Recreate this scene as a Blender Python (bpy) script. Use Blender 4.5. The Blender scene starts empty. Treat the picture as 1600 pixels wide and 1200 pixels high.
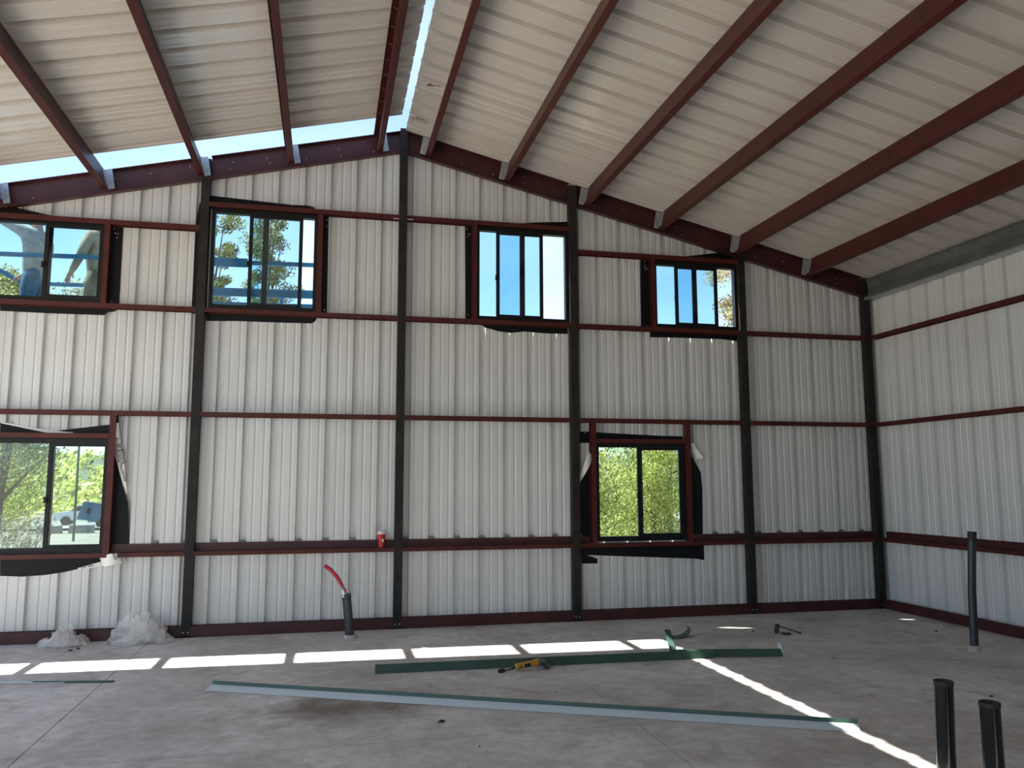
import bpy, bmesh, math, random
from mathutils import Vector, Matrix, noise

# ------------------------------------------------------------------ camera, sky, sun, exposure
SC = bpy.context.scene
COL = SC.collection
cam_d = bpy.data.cameras.new('camera')
cam = bpy.data.objects.new('camera', cam_d)
COL.objects.link(cam)
cam_d.sensor_width = 36.0
cam_d.lens = 1265.0 / 1600.0 * 36.0
cam_d.clip_end = 2000.0
_r = Vector((0.97486337, -0.22278975, -0.00247779))
_u = Vector((-0.0249009, -0.11999692, 0.99246193))
_f = Vector((0.22140767, 0.96745308, 0.12252827))
M = Matrix(((_r.x, _u.x, -_f.x), (_r.y, _u.y, -_f.y), (_r.z, _u.z, -_f.z))).to_4x4()
M.translation = Vector((-0.878, -10.0, 1.7126))
cam.matrix_world = M
SC.camera = cam

SC.view_settings.view_transform = 'Standard'
SC.view_settings.look = 'None'
SC.view_settings.gamma = 1.0
SC.view_settings.exposure = 0.60
SC.view_settings.use_curve_mapping = False
SC.cycles.max_bounces = 16
SC.cycles.diffuse_bounces = 10
SC.cycles.transparent_max_bounces = 24
SC.cycles.sample_clamp_indirect = 8.0

SUN = Vector((0.443, -0.216, -1.0)).normalized()
sd = bpy.data.lights.new('sun', 'SUN')
sd.energy = 13.5
sd.angle = math.radians(0.53)
sd.color = (1.0, 0.95, 0.87)
so = bpy.data.objects.new('sun', sd)
so.rotation_euler = SUN.to_track_quat('-Z', 'Y').to_euler()
so.location = (-20, 10, 40)
COL.objects.link(so)

SKY_STRENGTH = 0.23
W = bpy.data.worlds.new('world')
SC.world = W
W.use_nodes = True
_n = W.node_tree.nodes
_l = W.node_tree.links
_bg = _n['Background']
_sky = _n.new('ShaderNodeTexSky')
_sky.sky_type = 'NISHITA'
_sky.sun_disc = False
_sky.sun_elevation = math.radians(63.8)
_sky.sun_rotation = math.radians(-64.0)
_sky.altitude = 1800.0
_sky.air_density = 1.0
_sky.dust_density = 1.6
_sky.ozone_density = 1.0
# thin, even cloud veil all round the sky
_tc = _n.new('ShaderNodeTexCoord')
_mp = _n.new('ShaderNodeMapping')
_mp.inputs['Scale'].default_value = (1.0, 1.0, 2.6)
_nz = _n.new('ShaderNodeTexNoise')
_nz.inputs['Scale'].default_value = 2.2
_nz.inputs['Detail'].default_value = 5.0
_rp = _n.new('ShaderNodeValToRGB')
_rp.color_ramp.elements[0].position = 0.42
_rp.color_ramp.elements[1].position = 0.78
_rp.color_ramp.elements[1].color = (0.55, 0.55, 0.55, 1)
_mx = _n.new('ShaderNodeMixRGB')
_mx.inputs[2].default_value = (4.6, 5.3, 5.7, 1)
_l.new(_tc.outputs['Generated'], _mp.inputs['Vector'])
_l.new(_mp.outputs['Vector'], _nz.inputs['Vector'])
_l.new(_nz.outputs['Fac'], _rp.inputs['Fac'])
_l.new(_rp.outputs['Color'], _mx.inputs[0])
_l.new(_sky.outputs['Color'], _mx.inputs[1])
_l.new(_mx.outputs['Color'], _bg.inputs['Color'])
_bg.inputs['Strength'].default_value = SKY_STRENGTH

random.seed(7)
PI = math.pi


# ------------------------------------------------------------------ helpers
class MB:
    """collects geometry in world coordinates and links it as one mesh object"""

    def __init__(self):
        self.v = []
        self.f = []

    def add(self, vs, fs):
        o = len(self.v)
        self.v += [tuple(p) for p in vs]
        self.f += [tuple(i + o for i in f) for f in fs]
        return self

    def box(self, x0, x1, y0, y1, z0, z1):
        return self.add([(x0, y0, z0), (x1, y0, z0), (x1, y1, z0), (x0, y1, z0), (x0, y0, z1), (x1, y0, z1), (x1, y1, z1), (x0, y1, z1)],
                        [(0, 3, 2, 1), (4, 5, 6, 7), (0, 1, 5, 4), (1, 2, 6, 5), (2, 3, 7, 6), (3, 0, 4, 7)])

    def obox(self, c, ax, ay, az):
        """oriented box: centre and three half-axis vectors"""
        c, ax, ay, az = Vector(c), Vector(ax), Vector(ay), Vector(az)
        vs = [c + sx * ax + sy * ay + sz * az for sz in (-1, 1) for sx, sy in ((-1, -1), (1, -1), (1, 1), (-1, 1))]
        return self.add(vs, [(0, 3, 2, 1), (4, 5, 6, 7), (0, 1, 5, 4), (1, 2, 6, 5), (2, 3, 7, 6), (3, 0, 4, 7)])

    def bar(self, a, b, w, h, up=(0, 0, 1)):
        a, b = Vector(a), Vector(b)
        d = b - a
        n = d.normalized()
        s = n.cross(Vector(up))
        if s.length < 1e-4:
            s = n.cross(Vector((0, 1, 0)))
        s.normalize()
        t = s.cross(n)
        return self.obox((a + b) / 2, d / 2, s * w / 2, t * h / 2)

    def sweep(self, prof, a, b, closed=True, caps=True):
        """3-D outline prof (list of points at a) swept by b - a"""
        d = Vector(b) - Vector(a)
        n = len(prof)
        vs = [Vector(p) for p in prof] + [Vector(p) + d for p in prof]
        fs = [(i, (i + 1) % n, n + (i + 1) % n, n + i) for i in range(n if closed else n - 1)]
        if caps and closed:
            fs += [tuple(range(n - 1, -1, -1)), tuple(range(n, 2 * n))]
        return self.add(vs, fs)

    def tube(self, pts, rad, seg=10, caps=True):
        pts = [Vector(p) for p in pts]
        rads = rad if isinstance(rad, (list, tuple)) else [rad] * len(pts)
        rings = []
        ref = None
        for i, p in enumerate(pts):
            d = (pts[min(i + 1, len(pts) - 1)] - pts[max(i - 1, 0)]).normalized()
            if ref is None or abs(ref.dot(d)) > 0.95:
                ref = Vector((0, 0, 1)) if abs(d.z) < 0.9 else Vector((1, 0, 0))
            s = d.cross(ref).normalized()
            t = s.cross(d)
            ref = t
            rings.append([p + rads[i] * (math.cos(2 * PI * k / seg) * s + math.sin(2 * PI * k / seg) * t) for k in range(seg)])
        vs = [q for r in rings for q in r]
        fs = []
        for i in range(len(pts) - 1):
            for k in range(seg):
                a, b = i * seg + k, i * seg + (k + 1) % seg
                fs.append((a, b, b + seg, a + seg))
        if caps:
            fs.append(tuple(range(seg - 1, -1, -1)))
            fs.append(tuple(range(len(vs) - seg, len(vs))))
        return self.add(vs, fs)

    def lathe(self, prof, c=(0, 0, 0), seg=20, axis=None):
        """(r, h) profile turned about an axis through c"""
        c = Vector(c)
        n = Vector(axis).normalized() if axis else Vector((0, 0, 1))
        s = n.cross(Vector((0, 1, 0)) if abs(n.y) < 0.9 else Vector((1, 0, 0))).normalized()
        t = n.cross(s)
        vs = [c + n * h + r * (math.cos(2 * PI * k / seg) * s + math.sin(2 * PI * k / seg) * t) for r, h in prof for k in range(seg)]
        fs = []
        for i in range(len(prof) - 1):
            for k in range(seg):
                a, b = i * seg + k, i * seg + (k + 1) % seg
                fs.append((a, b, b + seg, a + seg))
        return self.add(vs, fs)

    def sheet(self, poly, y, th=0.0025, wav=0.006, seed=0):
        """a thin cut sheet with the outline poly (x, z) hanging at depth y, slightly rippled"""
        bm = bmesh.new()
        vs = [bm.verts.new((x, 0, z)) for x, z in poly]
        bm.faces.new(vs)
        bmesh.ops.triangulate(bm, faces=bm.faces[:])
        for _ in range(2):
            bmesh.ops.subdivide_edges(bm, edges=[e for e in bm.edges if e.calc_length() > 0.06], cuts=1, use_grid_fill=True)
            bmesh.ops.triangulate(bm, faces=bm.faces[:])
        for v in bm.verts:
            v.co.y = y - abs(noise.noise((v.co.x * 7 + seed, v.co.z * 7, seed))) * wav
        bm.verts.index_update()
        n = len(bm.verts)
        front = [v.co.copy() for v in bm.verts]
        back = [c + Vector((0, th, 0)) for c in front]
        fs = [tuple(v.index for v in f.verts) for f in bm.faces]
        bs = [tuple(i + n for i in reversed(f)) for f in fs]
        rim = []
        for e in bm.edges:
            if len(e.link_faces) == 1:
                a, b = e.verts[0].index, e.verts[1].index
                rim.append((a, b, b + n, a + n))
        self.add(front + back, fs + bs + rim)
        bm.free()
        return self

    def build(self, name, mat, parent=None, smooth=False, loc=None):
        me = bpy.data.meshes.new(name)
        off = Vector((0, 0, 0))
        p = parent
        while p is not None:
            off = off + Vector(p.location)
            p = p.parent
        if loc is not None:
            off = Vector(loc)
        me.from_pydata([tuple(Vector(q) - off) for q in self.v], [], self.f)
        me.validate()
        bm = bmesh.new()
        bm.from_mesh(me)
        bmesh.ops.recalc_face_normals(bm, faces=bm.faces)
        bm.to_mesh(me)
        bm.free()
        if smooth:
            me.shade_smooth()
            if hasattr(me, 'set_sharp_from_angle'):
                me.set_sharp_from_angle(angle=math.radians(40))
        me.materials.append(mat)
        o = bpy.data.objects.new(name, me)
        COL.objects.link(o)
        if parent is not None:
            o.parent = parent
        if loc is not None:
            o.location = loc
        return o


def tag(o, label=None, cat=None, group=None, kind=None):
    if label:
        o['label'] = label
    if cat:
        o['category'] = cat
    if group:
        o['group'] = group
    if kind:
        o['kind'] = kind
    return o


def empty(name, loc, label=None, cat=None, group=None, kind=None):
    o = bpy.data.objects.new(name, None)
    o.location = loc
    o.empty_display_size = 0.1
    COL.objects.link(o)
    return tag(o, label, cat, group, kind)


def text_mesh(body, size, mat, name, parent, mw, extrude=0.0006):
    """lettering as a mesh; mw places the text's own x/y plane in the world"""
    cu = bpy.data.curves.new('lettering_curve', 'FONT')
    cu.body = body
    cu.size = size
    cu.extrude = extrude
    to = bpy.data.objects.new('lettering_curve', cu)
    COL.objects.link(to)
    bpy.context.view_layer.update()
    me = bpy.data.meshes.new_from_object(to.evaluated_get(bpy.context.evaluated_depsgraph_get()))
    bpy.data.objects.remove(to)
    off = Vector((0, 0, 0))
    p = parent
    while p is not None:
        off = off + Vector(p.location)
        p = p.parent
    me.transform(Matrix.Translation(-off) @ mw)
    me.materials.clear()
    me.materials.append(mat)
    o = bpy.data.objects.new(name, me)
    COL.objects.link(o)
    o.parent = parent
    return o


# ------------------------------------------------------------------ materials
def mat(name, color, rough=0.6, metal=0.0, spec=0.5, vary=0.0, scale=8.0, bump=0.0, bscale=40.0, color2=None, coat=0.0):
    m = bpy.data.materials.new(name)
    m.use_nodes = True
    nt = m.node_tree
    b = nt.nodes['Principled BSDF']
    b.inputs['Base Color'].default_value = (*color, 1)
    b.inputs['Roughness'].default_value = rough
    b.inputs['Metallic'].default_value = metal
    b.inputs['Specular IOR Level'].default_value = spec
    b.inputs['Coat Weight'].default_value = coat
    tc = nt.nodes.new('ShaderNodeTexCoord')
    if vary > 0 or color2:
        nz = nt.nodes.new('ShaderNodeTexNoise')
        nz.inputs['Scale'].default_value = scale
        nz.inputs['Detail'].default_value = 6
        rp = nt.nodes.new('ShaderNodeValToRGB')
        c2 = color2 or tuple(min(1, c * (1 + vary)) for c in color)
        c1 = color if color2 else tuple(c * (1 - vary) for c in color)
        rp.color_ramp.elements[0].position = 0.35
        rp.color_ramp.elements[0].color = (*c1, 1)
        rp.color_ramp.elements[1].position = 0.65
        rp.color_ramp.elements[1].color = (*c2, 1)
        nt.links.new(tc.outputs['Object'], nz.inputs['Vector'])
        nt.links.new(nz.outputs['Fac'], rp.inputs['Fac'])
        nt.links.new(rp.outputs['Color'], b.inputs['Base Color'])
    if bump > 0:
        n2 = nt.nodes.new('ShaderNodeTexNoise')
        n2.inputs['Scale'].default_value = bscale
        n2.inputs['Detail'].default_value = 4
        bp = nt.nodes.new('ShaderNodeBump')
        bp.inputs['Strength'].default_value = bump
        bp.inputs['Distance'].default_value = 0.01
        nt.links.new(tc.outputs['Object'], n2.inputs['Vector'])
        nt.links.new(n2.outputs['Fac'], bp.inputs['Height'])
        nt.links.new(bp.outputs['Normal'], b.inputs['Normal'])
    return m


M_PANEL = mat('white_panel_paint', (0.63, 0.64, 0.635), rough=0.22, vary=0.03, scale=1.5, bump=0.02, bscale=6.0)
M_ROOF = mat('roof_panel_paint', (0.60, 0.565, 0.515), rough=0.17, vary=0.03, scale=1.5, bump=0.02, bscale=6.0)
M_RED = mat('red_primer', (0.068, 0.0125, 0.0095), rough=0.45, spec=0.3, vary=0.18, scale=5.0)
M_REDDARK = mat('dark_red_primer', (0.055, 0.014, 0.015), rough=0.42, spec=0.4, vary=0.2, scale=5.0)
M_COLUMN = mat('mill_scale_steel', (0.015, 0.013, 0.0125), rough=0.6, spec=0.25, color2=(0.026, 0.022, 0.020), scale=7.0, bump=0.05)
M_GALV = mat('galvanized_steel', (0.50, 0.53, 0.55), rough=0.42, metal=0.75, color2=(0.36, 0.39, 0.41), scale=22.0)
M_EAVE = mat('eave_strut_steel', (0.10, 0.11, 0.105), rough=0.5, metal=0.3, color2=(0.15, 0.155, 0.145), scale=4.0)
M_BOLT = mat('zinc_bolt', (0.55, 0.54, 0.50), rough=0.4, metal=0.6)
M_FRAME = mat('dark_bronze_frame', (0.008, 0.009, 0.010), rough=0.45, spec=0.25)
M_MEMBRANE = mat('black_membrane', (0.006, 0.0068, 0.0085), rough=0.5, spec=0.2, vary=0.2, scale=12.0)
M_LINER = mat('white_release_liner', (0.86, 0.85, 0.80), rough=0.5)
M_INK = mat('dark_ink', (0.02, 0.025, 0.035), rough=0.6)
M_GREEN = mat('green_trim_paint', (0.030, 0.075, 0.055), rough=0.45, vary=0.1, scale=3.0)
M_PALE = mat('pale_trim_back', (0.56, 0.65, 0.70), rough=0.4, vary=0.03, scale=3.0)
M_PLUG = mat('foam_closure', (0.16, 0.18, 0.19), rough=0.9)
M_ABS = mat('black_plastic_pipe', (0.006, 0.007, 0.008), rough=0.16)
M_PIPE = mat('dark_blue_grey_pipe', (0.018, 0.028, 0.034), rough=0.4, vary=0.2, scale=14.0)
M_COLLAR = mat('white_foam_collar', (0.42, 0.41, 0.39), rough=0.9, vary=0.15, scale=30.0)
M_CUP = mat('red_paper_cup', (0.45, 0.018, 0.022), rough=0.35)
M_WHITE = mat('white_plastic', (0.75, 0.72, 0.72), rough=0.4)
M_REDHOSE = mat('red_conduit', (0.42, 0.02, 0.045), rough=0.4)
M_YELLOW = mat('yellow_tool_plastic', (0.50, 0.25, 0.03), rough=0.45, vary=0.15, scale=60.0)
M_TOOLGREY = mat('cast_tool_metal', (0.17, 0.18, 0.20), rough=0.4, metal=0.5)
M_BLACK = mat('black_rubber', (0.010, 0.010, 0.011), rough=0.6)
M_WOOD = mat('dark_scrap', (0.03, 0.022, 0.018), rough=0.8, vary=0.3, scale=40.0)
M_LIFT = mat('blue_lift_paint', (0.012, 0.115, 0.23), rough=0.4, vary=0.12, scale=6.0)
M_DECK = mat('lift_deck_metal', (0.35, 0.40, 0.44), rough=0.45, metal=0.4)
M_TIRE = mat('tire_rubber', (0.015, 0.015, 0.016), rough=0.85)
M_CARW = mat('white_car_paint', (0.62, 0.63, 0.65), rough=0.25)
M_CARS = mat('silver_car_paint', (0.33, 0.36, 0.40), rough=0.25, metal=0.4)
M_CARGLASS = mat('car_glass', (0.03, 0.04, 0.05), rough=0.08)
M_SKIN = mat('skin', (0.42, 0.22, 0.15), rough=0.55)
M_HOOD = mat('grey_sweatshirt', (0.30, 0.29, 0.28), rough=0.9, vary=0.18, scale=14.0, bump=0.2)
M_TAN = mat('tan_work_jacket', (0.27, 0.22, 0.16), rough=0.9, vary=0.18, scale=14.0, bump=0.2)
M_JEANS = mat('blue_denim', (0.045, 0.11, 0.19), rough=0.9, vary=0.25, scale=18.0)
M_KHAKI = mat('brown_work_trousers', (0.17, 0.13, 0.09), rough=0.9, vary=0.2, scale=14.0)
M_HAIR = mat('dark_hair', (0.03, 0.022, 0.016), rough=0.7)
M_CAP = mat('pale_cap', (0.55, 0.52, 0.47), rough=0.8)
M_EYE = mat('eye_white', (0.7, 0.7, 0.68), rough=0.2)
M_MOUTH = mat('lips', (0.30, 0.11, 0.09), rough=0.5)
M_BARK = mat('reddish_bark', (0.20, 0.12, 0.085), rough=0.9, color2=(0.11, 0.075, 0.055), scale=18.0, bump=0.6)
M_POLE = mat('weathered_pole', (0.07, 0.07, 0.07), rough=0.9)
M_BARRIER = mat('pale_concrete_block', (0.24, 0.225, 0.20), rough=0.9, vary=0.1)


def concrete_mat():
    m = bpy.data.materials.new('stained_concrete')
    m.use_nodes = True
    nt = m.node_tree
    b = nt.nodes['Principled BSDF']
    tc = nt.nodes.new('ShaderNodeTexCoord')

    def nz(scale, detail, rough=0.55, dist=0.0):
        n = nt.nodes.new('ShaderNodeTexNoise')
        n.inputs['Scale'].default_value = scale
        n.inputs['Detail'].default_value = detail
        n.inputs['Roughness'].default_value = rough
        n.inputs['Distortion'].default_value = dist
        nt.links.new(geo.outputs['Position'], n.inputs['Vector'])
        return n

    def ramp(src, p0, c0, p1, c1):
        r = nt.nodes.new('ShaderNodeValToRGB')
        r.color_ramp.elements[0].position = p0
        r.color_ramp.elements[0].color = (*c0, 1)
        r.color_ramp.elements[1].position = p1
        r.color_ramp.elements[1].color = (*c1, 1)
        nt.links.new(src, r.inputs['Fac'])
        return r

    def mix(fac, a, bb, typ='MIX'):
        x = nt.nodes.new('ShaderNodeMixRGB')
        x.blend_type = typ
        for i, s in ((0, fac), (1, a), (2, bb)):
            if isinstance(s, (int, float)):
                x.inputs[i].default_value = s
            elif isinstance(s, tuple):
                x.inputs[i].default_value = (*s, 1)
            else:
                nt.links.new(s, x.inputs[i])
        return x

    geo = nt.nodes.new('ShaderNodeNewGeometry')
    base = ramp(nz(0.9, 8, 0.62, 0.4).outputs['Fac'], 0.34, (0.47, 0.437, 0.408), 0.66, (0.76, 0.725, 0.695))
    fine = ramp(nz(9.0, 8, 0.7).outputs['Fac'], 0.32, (0.74, 0.74, 0.74), 0.68, (1.10, 1.10, 1.10))
    c = mix(1.0, base.outputs['Color'], fine.outputs['Color'], 'MULTIPLY')
    blot = ramp(nz(1.7, 6, 0.6, 0.8).outputs['Fac'], 0.55, (0, 0, 0), 0.72, (0.6, 0.6, 0.6))
    c = mix(blot.outputs['Color'], c.outputs['Color'], (0.27, 0.225, 0.19))
    # one worn brown stain in front of the ridge post
    vm = nt.nodes.new('ShaderNodeVectorMath')
    vm.operation = 'SUBTRACT'
    vm.inputs[1].default_value = (-0.62, -3.35, 0.0)
    nt.links.new(geo.outputs['Position'], vm.inputs[0])
    sc = nt.nodes.new('ShaderNodeVectorMath')
    sc.operation = 'MULTIPLY'
    sc.inputs[1].default_value = (0.42, 0.62, 1.0)
    nt.links.new(vm.outputs['Vector'], sc.inputs[0])
    ln = nt.nodes.new('ShaderNodeVectorMath')
    ln.operation = 'LENGTH'
    nt.links.new(sc.outputs['Vector'], ln.inputs[0])
    ad = nt.nodes.new('ShaderNodeMath')
    ad.operation = 'MULTIPLY_ADD'
    ad.inputs[1].default_value = 0.9
    nt.links.new(nz(2.6, 6, 0.6, 0.6).outputs['Fac'], ad.inputs[0])
    nt.links.new(ln.outputs['Value'], ad.inputs[2])
    st = ramp(ad.outputs['Value'], 0.50, (0.85, 0.85, 0.85), 0.84, (0, 0, 0))
    c = mix(st.outputs['Color'], c.outputs['Color'], (0.155, 0.118, 0.09))
    nt.links.new(c.outputs['Color'], b.inputs['Base Color'])
    b.inputs['Roughness'].default_value = 0.62
    b.inputs['Specular IOR Level'].default_value = 0.35
    bp = nt.nodes.new('ShaderNodeBump')
    bp.inputs['Strength'].default_value = 0.12
    bp.inputs['Distance'].default_value = 0.01
    nt.links.new(nz(14.0, 8, 0.7).outputs['Fac'], bp.inputs['Height'])
    nt.links.new(bp.outputs['Normal'], b.inputs['Normal'])
    return m


M_CONC = concrete_mat()


def ground_mat():
    m = bpy.data.materials.new('dry_ground')
    m.use_nodes = True
    nt = m.node_tree
    b = nt.nodes['Principled BSDF']
    geo = nt.nodes.new('ShaderNodeNewGeometry')
    n1 = nt.nodes.new('ShaderNodeTexNoise')
    n1.inputs['Scale'].default_value = 0.35
    n1.inputs['Detail'].default_value = 10
    n1.inputs['Roughness'].default_value = 0.7
    nt.links.new(geo.outputs['Position'], n1.inputs['Vector'])
    r = nt.nodes.new('ShaderNodeValToRGB')
    r.color_ramp.elements[0].position = 0.36
    r.color_ramp.elements[0].color = (0.30, 0.26, 0.20, 1)
    r.color_ramp.elements[1].position = 0.62
    r.color_ramp.elements[1].color = (0.42, 0.38, 0.31, 1)
    nt.links.new(n1.outputs['Fac'], r.inputs['Fac'])
    nt.links.new(r.outputs['Color'], b.inputs['Base Color'])
    b.inputs['Roughness'].default_value = 0.95
    return m


M_GROUND = ground_mat()  # ground out of view, kept paler than the field to bounce light indoors
M_FIELD = mat('dry_field', (0.125, 0.105, 0.068), rough=0.95, color2=(0.185, 0.16, 0.115), scale=0.4)
M_HILL = mat('scrub_hillside', (0.045, 0.055, 0.022), rough=0.95, color2=(0.10, 0.10, 0.05), scale=0.12)
M_ROAD = mat('pale_gravel_road', (0.19, 0.175, 0.15), rough=0.95, vary=0.08, scale=0.8)


def glass_mat(name, tint):
    m = bpy.data.materials.new(name)
    m.use_nodes = True
    nt = m.node_tree
    out = nt.nodes['Material Output']
    nt.nodes.remove(nt.nodes['Principled BSDF'])
    t = nt.nodes.new('ShaderNodeBsdfTransparent')
    t.inputs['Color'].default_value = (*tint, 1)
    g = nt.nodes.new('ShaderNodeBsdfGlossy')
    g.inputs['Roughness'].default_value = 0.02
    fr = nt.nodes.new('ShaderNodeFresnel')
    fr.inputs['IOR'].default_value = 1.5
    mx = nt.nodes.new('ShaderNodeMixShader')
    nt.links.new(fr.outputs['Fac'], mx.inputs['Fac'])
    nt.links.new(t.outputs['BSDF'], mx.inputs[1])
    nt.links.new(g.outputs['BSDF'], mx.inputs[2])
    nt.links.new(mx.outputs['Shader'], out.inputs['Surface'])
    return m


M_GLASS = glass_mat('window_glass', (0.74, 0.88, 0.91))


def plastic_film_mat():
    m = bpy.data.materials.new('clear_plastic_film')
    m.use_nodes = True
    nt = m.node_tree
    out = nt.nodes['Material Output']
    b = nt.nodes['Principled BSDF']
    b.inputs['Base Color'].default_value = (0.80, 0.78, 0.75, 1)
    b.inputs['Roughness'].default_value = 0.25
    t = nt.nodes.new('ShaderNodeBsdfTransparent')
    mx = nt.nodes.new('ShaderNodeMixShader')
    mx.inputs['Fac'].default_value = 0.30
    nt.links.new(t.outputs['BSDF'], mx.inputs[1])
    nt.links.new(b.outputs['BSDF'], mx.inputs[2])
    nt.links.new(mx.outputs['Shader'], out.inputs['Surface'])
    return m


M_FILM = plastic_film_mat()


def leaf_mat(name, c1, c2, c3, trans=0.45):
    m = bpy.data.materials.new(name)
    m.use_nodes = True
    nt = m.node_tree
    out = nt.nodes['Material Output']
    nt.nodes.remove(nt.nodes['Principled BSDF'])
    geo = nt.nodes.new('ShaderNodeNewGeometry')
    r = nt.nodes.new('ShaderNodeValToRGB')
    r.color_ramp.elements[0].color = (*c1, 1)
    r.color_ramp.elements[1].color = (*c3, 1)
    e = r.color_ramp.elements.new(0.55)
    e.color = (*c2, 1)
    nt.links.new(geo.outputs['Random Per Island'], r.inputs['Fac'])
    d = nt.nodes.new('ShaderNodeBsdfDiffuse')
    t = nt.nodes.new('ShaderNodeBsdfTranslucent')
    mx = nt.nodes.new('ShaderNodeMixShader')
    mx.inputs['Fac'].default_value = trans
    for s in (d, t):
        nt.links.new(r.outputs['Color'], s.inputs['Color'])
    nt.links.new(d.outputs['BSDF'], mx.inputs[1])
    nt.links.new(t.outputs['BSDF'], mx.inputs[2])
    nt.links.new(mx.outputs['Shader'], out.inputs['Surface'])
    return m


M_LEAF_OLIVE = leaf_mat('olive_leaves', (0.13, 0.12, 0.05), (0.33, 0.31, 0.13), (0.56, 0.51, 0.25))
M_LEAF_GREEN = leaf_mat('bright_green_leaves', (0.20, 0.21, 0.05), (0.52, 0.51, 0.13), (0.80, 0.75, 0.28), 0.5)
M_LEAF_PINE = leaf_mat('pine_needles', (0.14, 0.13, 0.06), (0.34, 0.32, 0.16), (0.54, 0.47, 0.25))
M_BRUSH = leaf_mat('grey_dry_brush', (0.12, 0.105, 0.08), (0.23, 0.205, 0.16), (0.36, 0.32, 0.26), 0.2)
M_STRAW = leaf_mat('straw_grass', (0.13, 0.10, 0.055), (0.23, 0.185, 0.10), (0.34, 0.28, 0.17), 0.3)

# ------------------------------------------------------------------ shell dimensions
SLOPE = 0.238
ROOF0 = 6.24          # underside of the roof sheets at the ridge line
PITCH = 0.3175        # rib spacing
RIB0 = 0.41           # a rib of the gable wall
PY = 0.105            # inner face of the gable sheets
XR = 6.668            # inner face of the right wall's girts
COLX = {'first': -2.379, 'second': 0.0, 'third': 2.2515, 'fourth': 4.691, 'corner': 6.649}
ROOF_END = -11.9


def roof_z(x):
    return ROOF0 - SLOPE * abs(x)


# one period of the sheet: (offset along the sheet, depth outwards); the major rib is a groove seen from inside
RIB = [(-0.044, 0.0), (-0.031, 0.046), (0.031, 0.046), (0.044, 0.0)]
MINOR = [(-0.016, 0.0), (-0.008, 0.005), (0.008, 0.005), (0.016, 0.0)]


def sheet_profile(c0, c1, rib0):
    """breakpoints (coordinate, depth) of the ribbed profile between c0 and c1"""
    pts = []
    k0 = math.floor((c0 - rib0) / PITCH) - 1
    k1 = math.ceil((c1 - rib0) / PITCH) + 1
    for k in range(k0, k1 + 1):
        c = rib0 + k * PITCH
        pts += [(c + a, d) for a, d in RIB]
        for q in (1 / 3, 2 / 3):
            pts += [(c + PITCH * q + a, d) for a, d in MINOR]
    pts.sort()

    def at(x):
        for (a, da), (b, db) in zip(pts, pts[1:]):
            if a <= x <= b:
                return da + (db - da) * (x - a) / max(b - a, 1e-9)
        return 0.0
    res = [(c0, at(c0))] + [p for p in pts if c0 + 1e-5 < p[0] < c1 - 1e-5] + [(c1, at(c1))]
    return res


# ------------------------------------------------------------------ floor: saw-cut slabs over a dark bed
floor = empty('floor', (0, 0, 0), kind='structure')
JX = [-6.80, -2.73, 1.35, 5.43, 6.86]
JY = [-14.0, -8.37, -4.29, 0.17]
g = 0.004
for i in range(len(JX) - 1):
    for j in range(len(JY) - 1):
        b = MB()
        b.box(JX[i] + g, JX[i + 1] - g, JY[j] + g, JY[j + 1] - g, -0.11, 0.0)
        b.build('concrete_slab', M_CONC, floor)
MB().box(JX[0] + 0.01, JX[-1] - 0.01, JY[0] + 0.01, JY[-1] - 0.01, -0.30, -0.03).build('joint_bed', M_BLACK, floor)

# ------------------------------------------------------------------ gable wall with window openings
# windows: name, x0, x1, z0, z1
WIN = {
    1: (-4.70, -3.47, 3.800, 4.775),
    2: (-2.30, -1.05, 3.800, 5.050),
    3: (0.955, 2.195, 3.800, 5.050),
    4: (3.405, 4.645, 3.800, 4.735),
    5: (-4.52, -3.295, 0.960, 2.235),
    6: (2.540, 3.785, 0.975, 2.240),
}
wall_back = empty('wall_back', (0, PY, 0), kind='structure')
Z_SPLIT0, Z_SPLIT1 = 0.955, 1.030


def gable_sheet(x0, x1, z0, top):
    """ribbed sheet x0..x1 from z0 up to top(x), cut out round the windows"""
    b = MB()
    prof = sheet_profile(x0, x1, RIB0)
    xs = [p[0] for p in prof]
    for w in WIN.values():
        for e in (w[0], w[1]):
            if x0 < e < x1:
                xs.append(e)
    if x0 < 0 < x1:
        xs.append(0.0)
    xs = sorted(set(round(x, 5) for x in xs))

    def dep(x):
        for (a, da), (c, dc) in zip(prof, prof[1:]):
            if a - 1e-5 <= x <= c + 1e-5:
                return da + (dc - da) * (x - a) / max(c - a, 1e-9)
        return 0.0
    for a, c in zip(xs, xs[1:]):
        m = (a + c) / 2
        spans = [[z0, None]]
        for w in WIN.values():
            if w[0] < m < w[1]:
                out = []
                for s in spans:
                    lo, hi = s
                    H = top(m) if hi is None else hi
                    if w[3] <= lo or w[2] >= H:
                        out.append(s)
                        continue
                    if w[2] > lo:
                        out.append([lo, w[2]])
                    if w[3] < H:
                        out.append([w[3], hi])
                spans = out
        for lo, hi in spans:
            za, zc = (top(a), top(c)) if hi is None else (hi, hi)
            ya, yc = PY + dep(a), PY + dep(c)
            b.add([(a, ya, lo), (c, yc, lo), (c, yc, zc), (a, ya, za)], [(0, 1, 2, 3)])
    return b


k = -23
while RIB0 + k * PITCH - PITCH / 2 < 6.80:
    xa = max(RIB0 + k * PITCH - PITCH / 2, -6.76)
    xb = min(RIB0 + (k + 3) * PITCH - PITCH / 2, 6.775)
    gable_sheet(xa, xb, Z_SPLIT1, lambda x: roof_z(x) - 0.002).build('wall_panel', M_PANEL, wall_back)
    gable_sheet(xa, xb, 0.02, lambda x: Z_SPLIT1 + 0.004).build('wall_panel', M_PANEL, wall_back)
    k += 3
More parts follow.
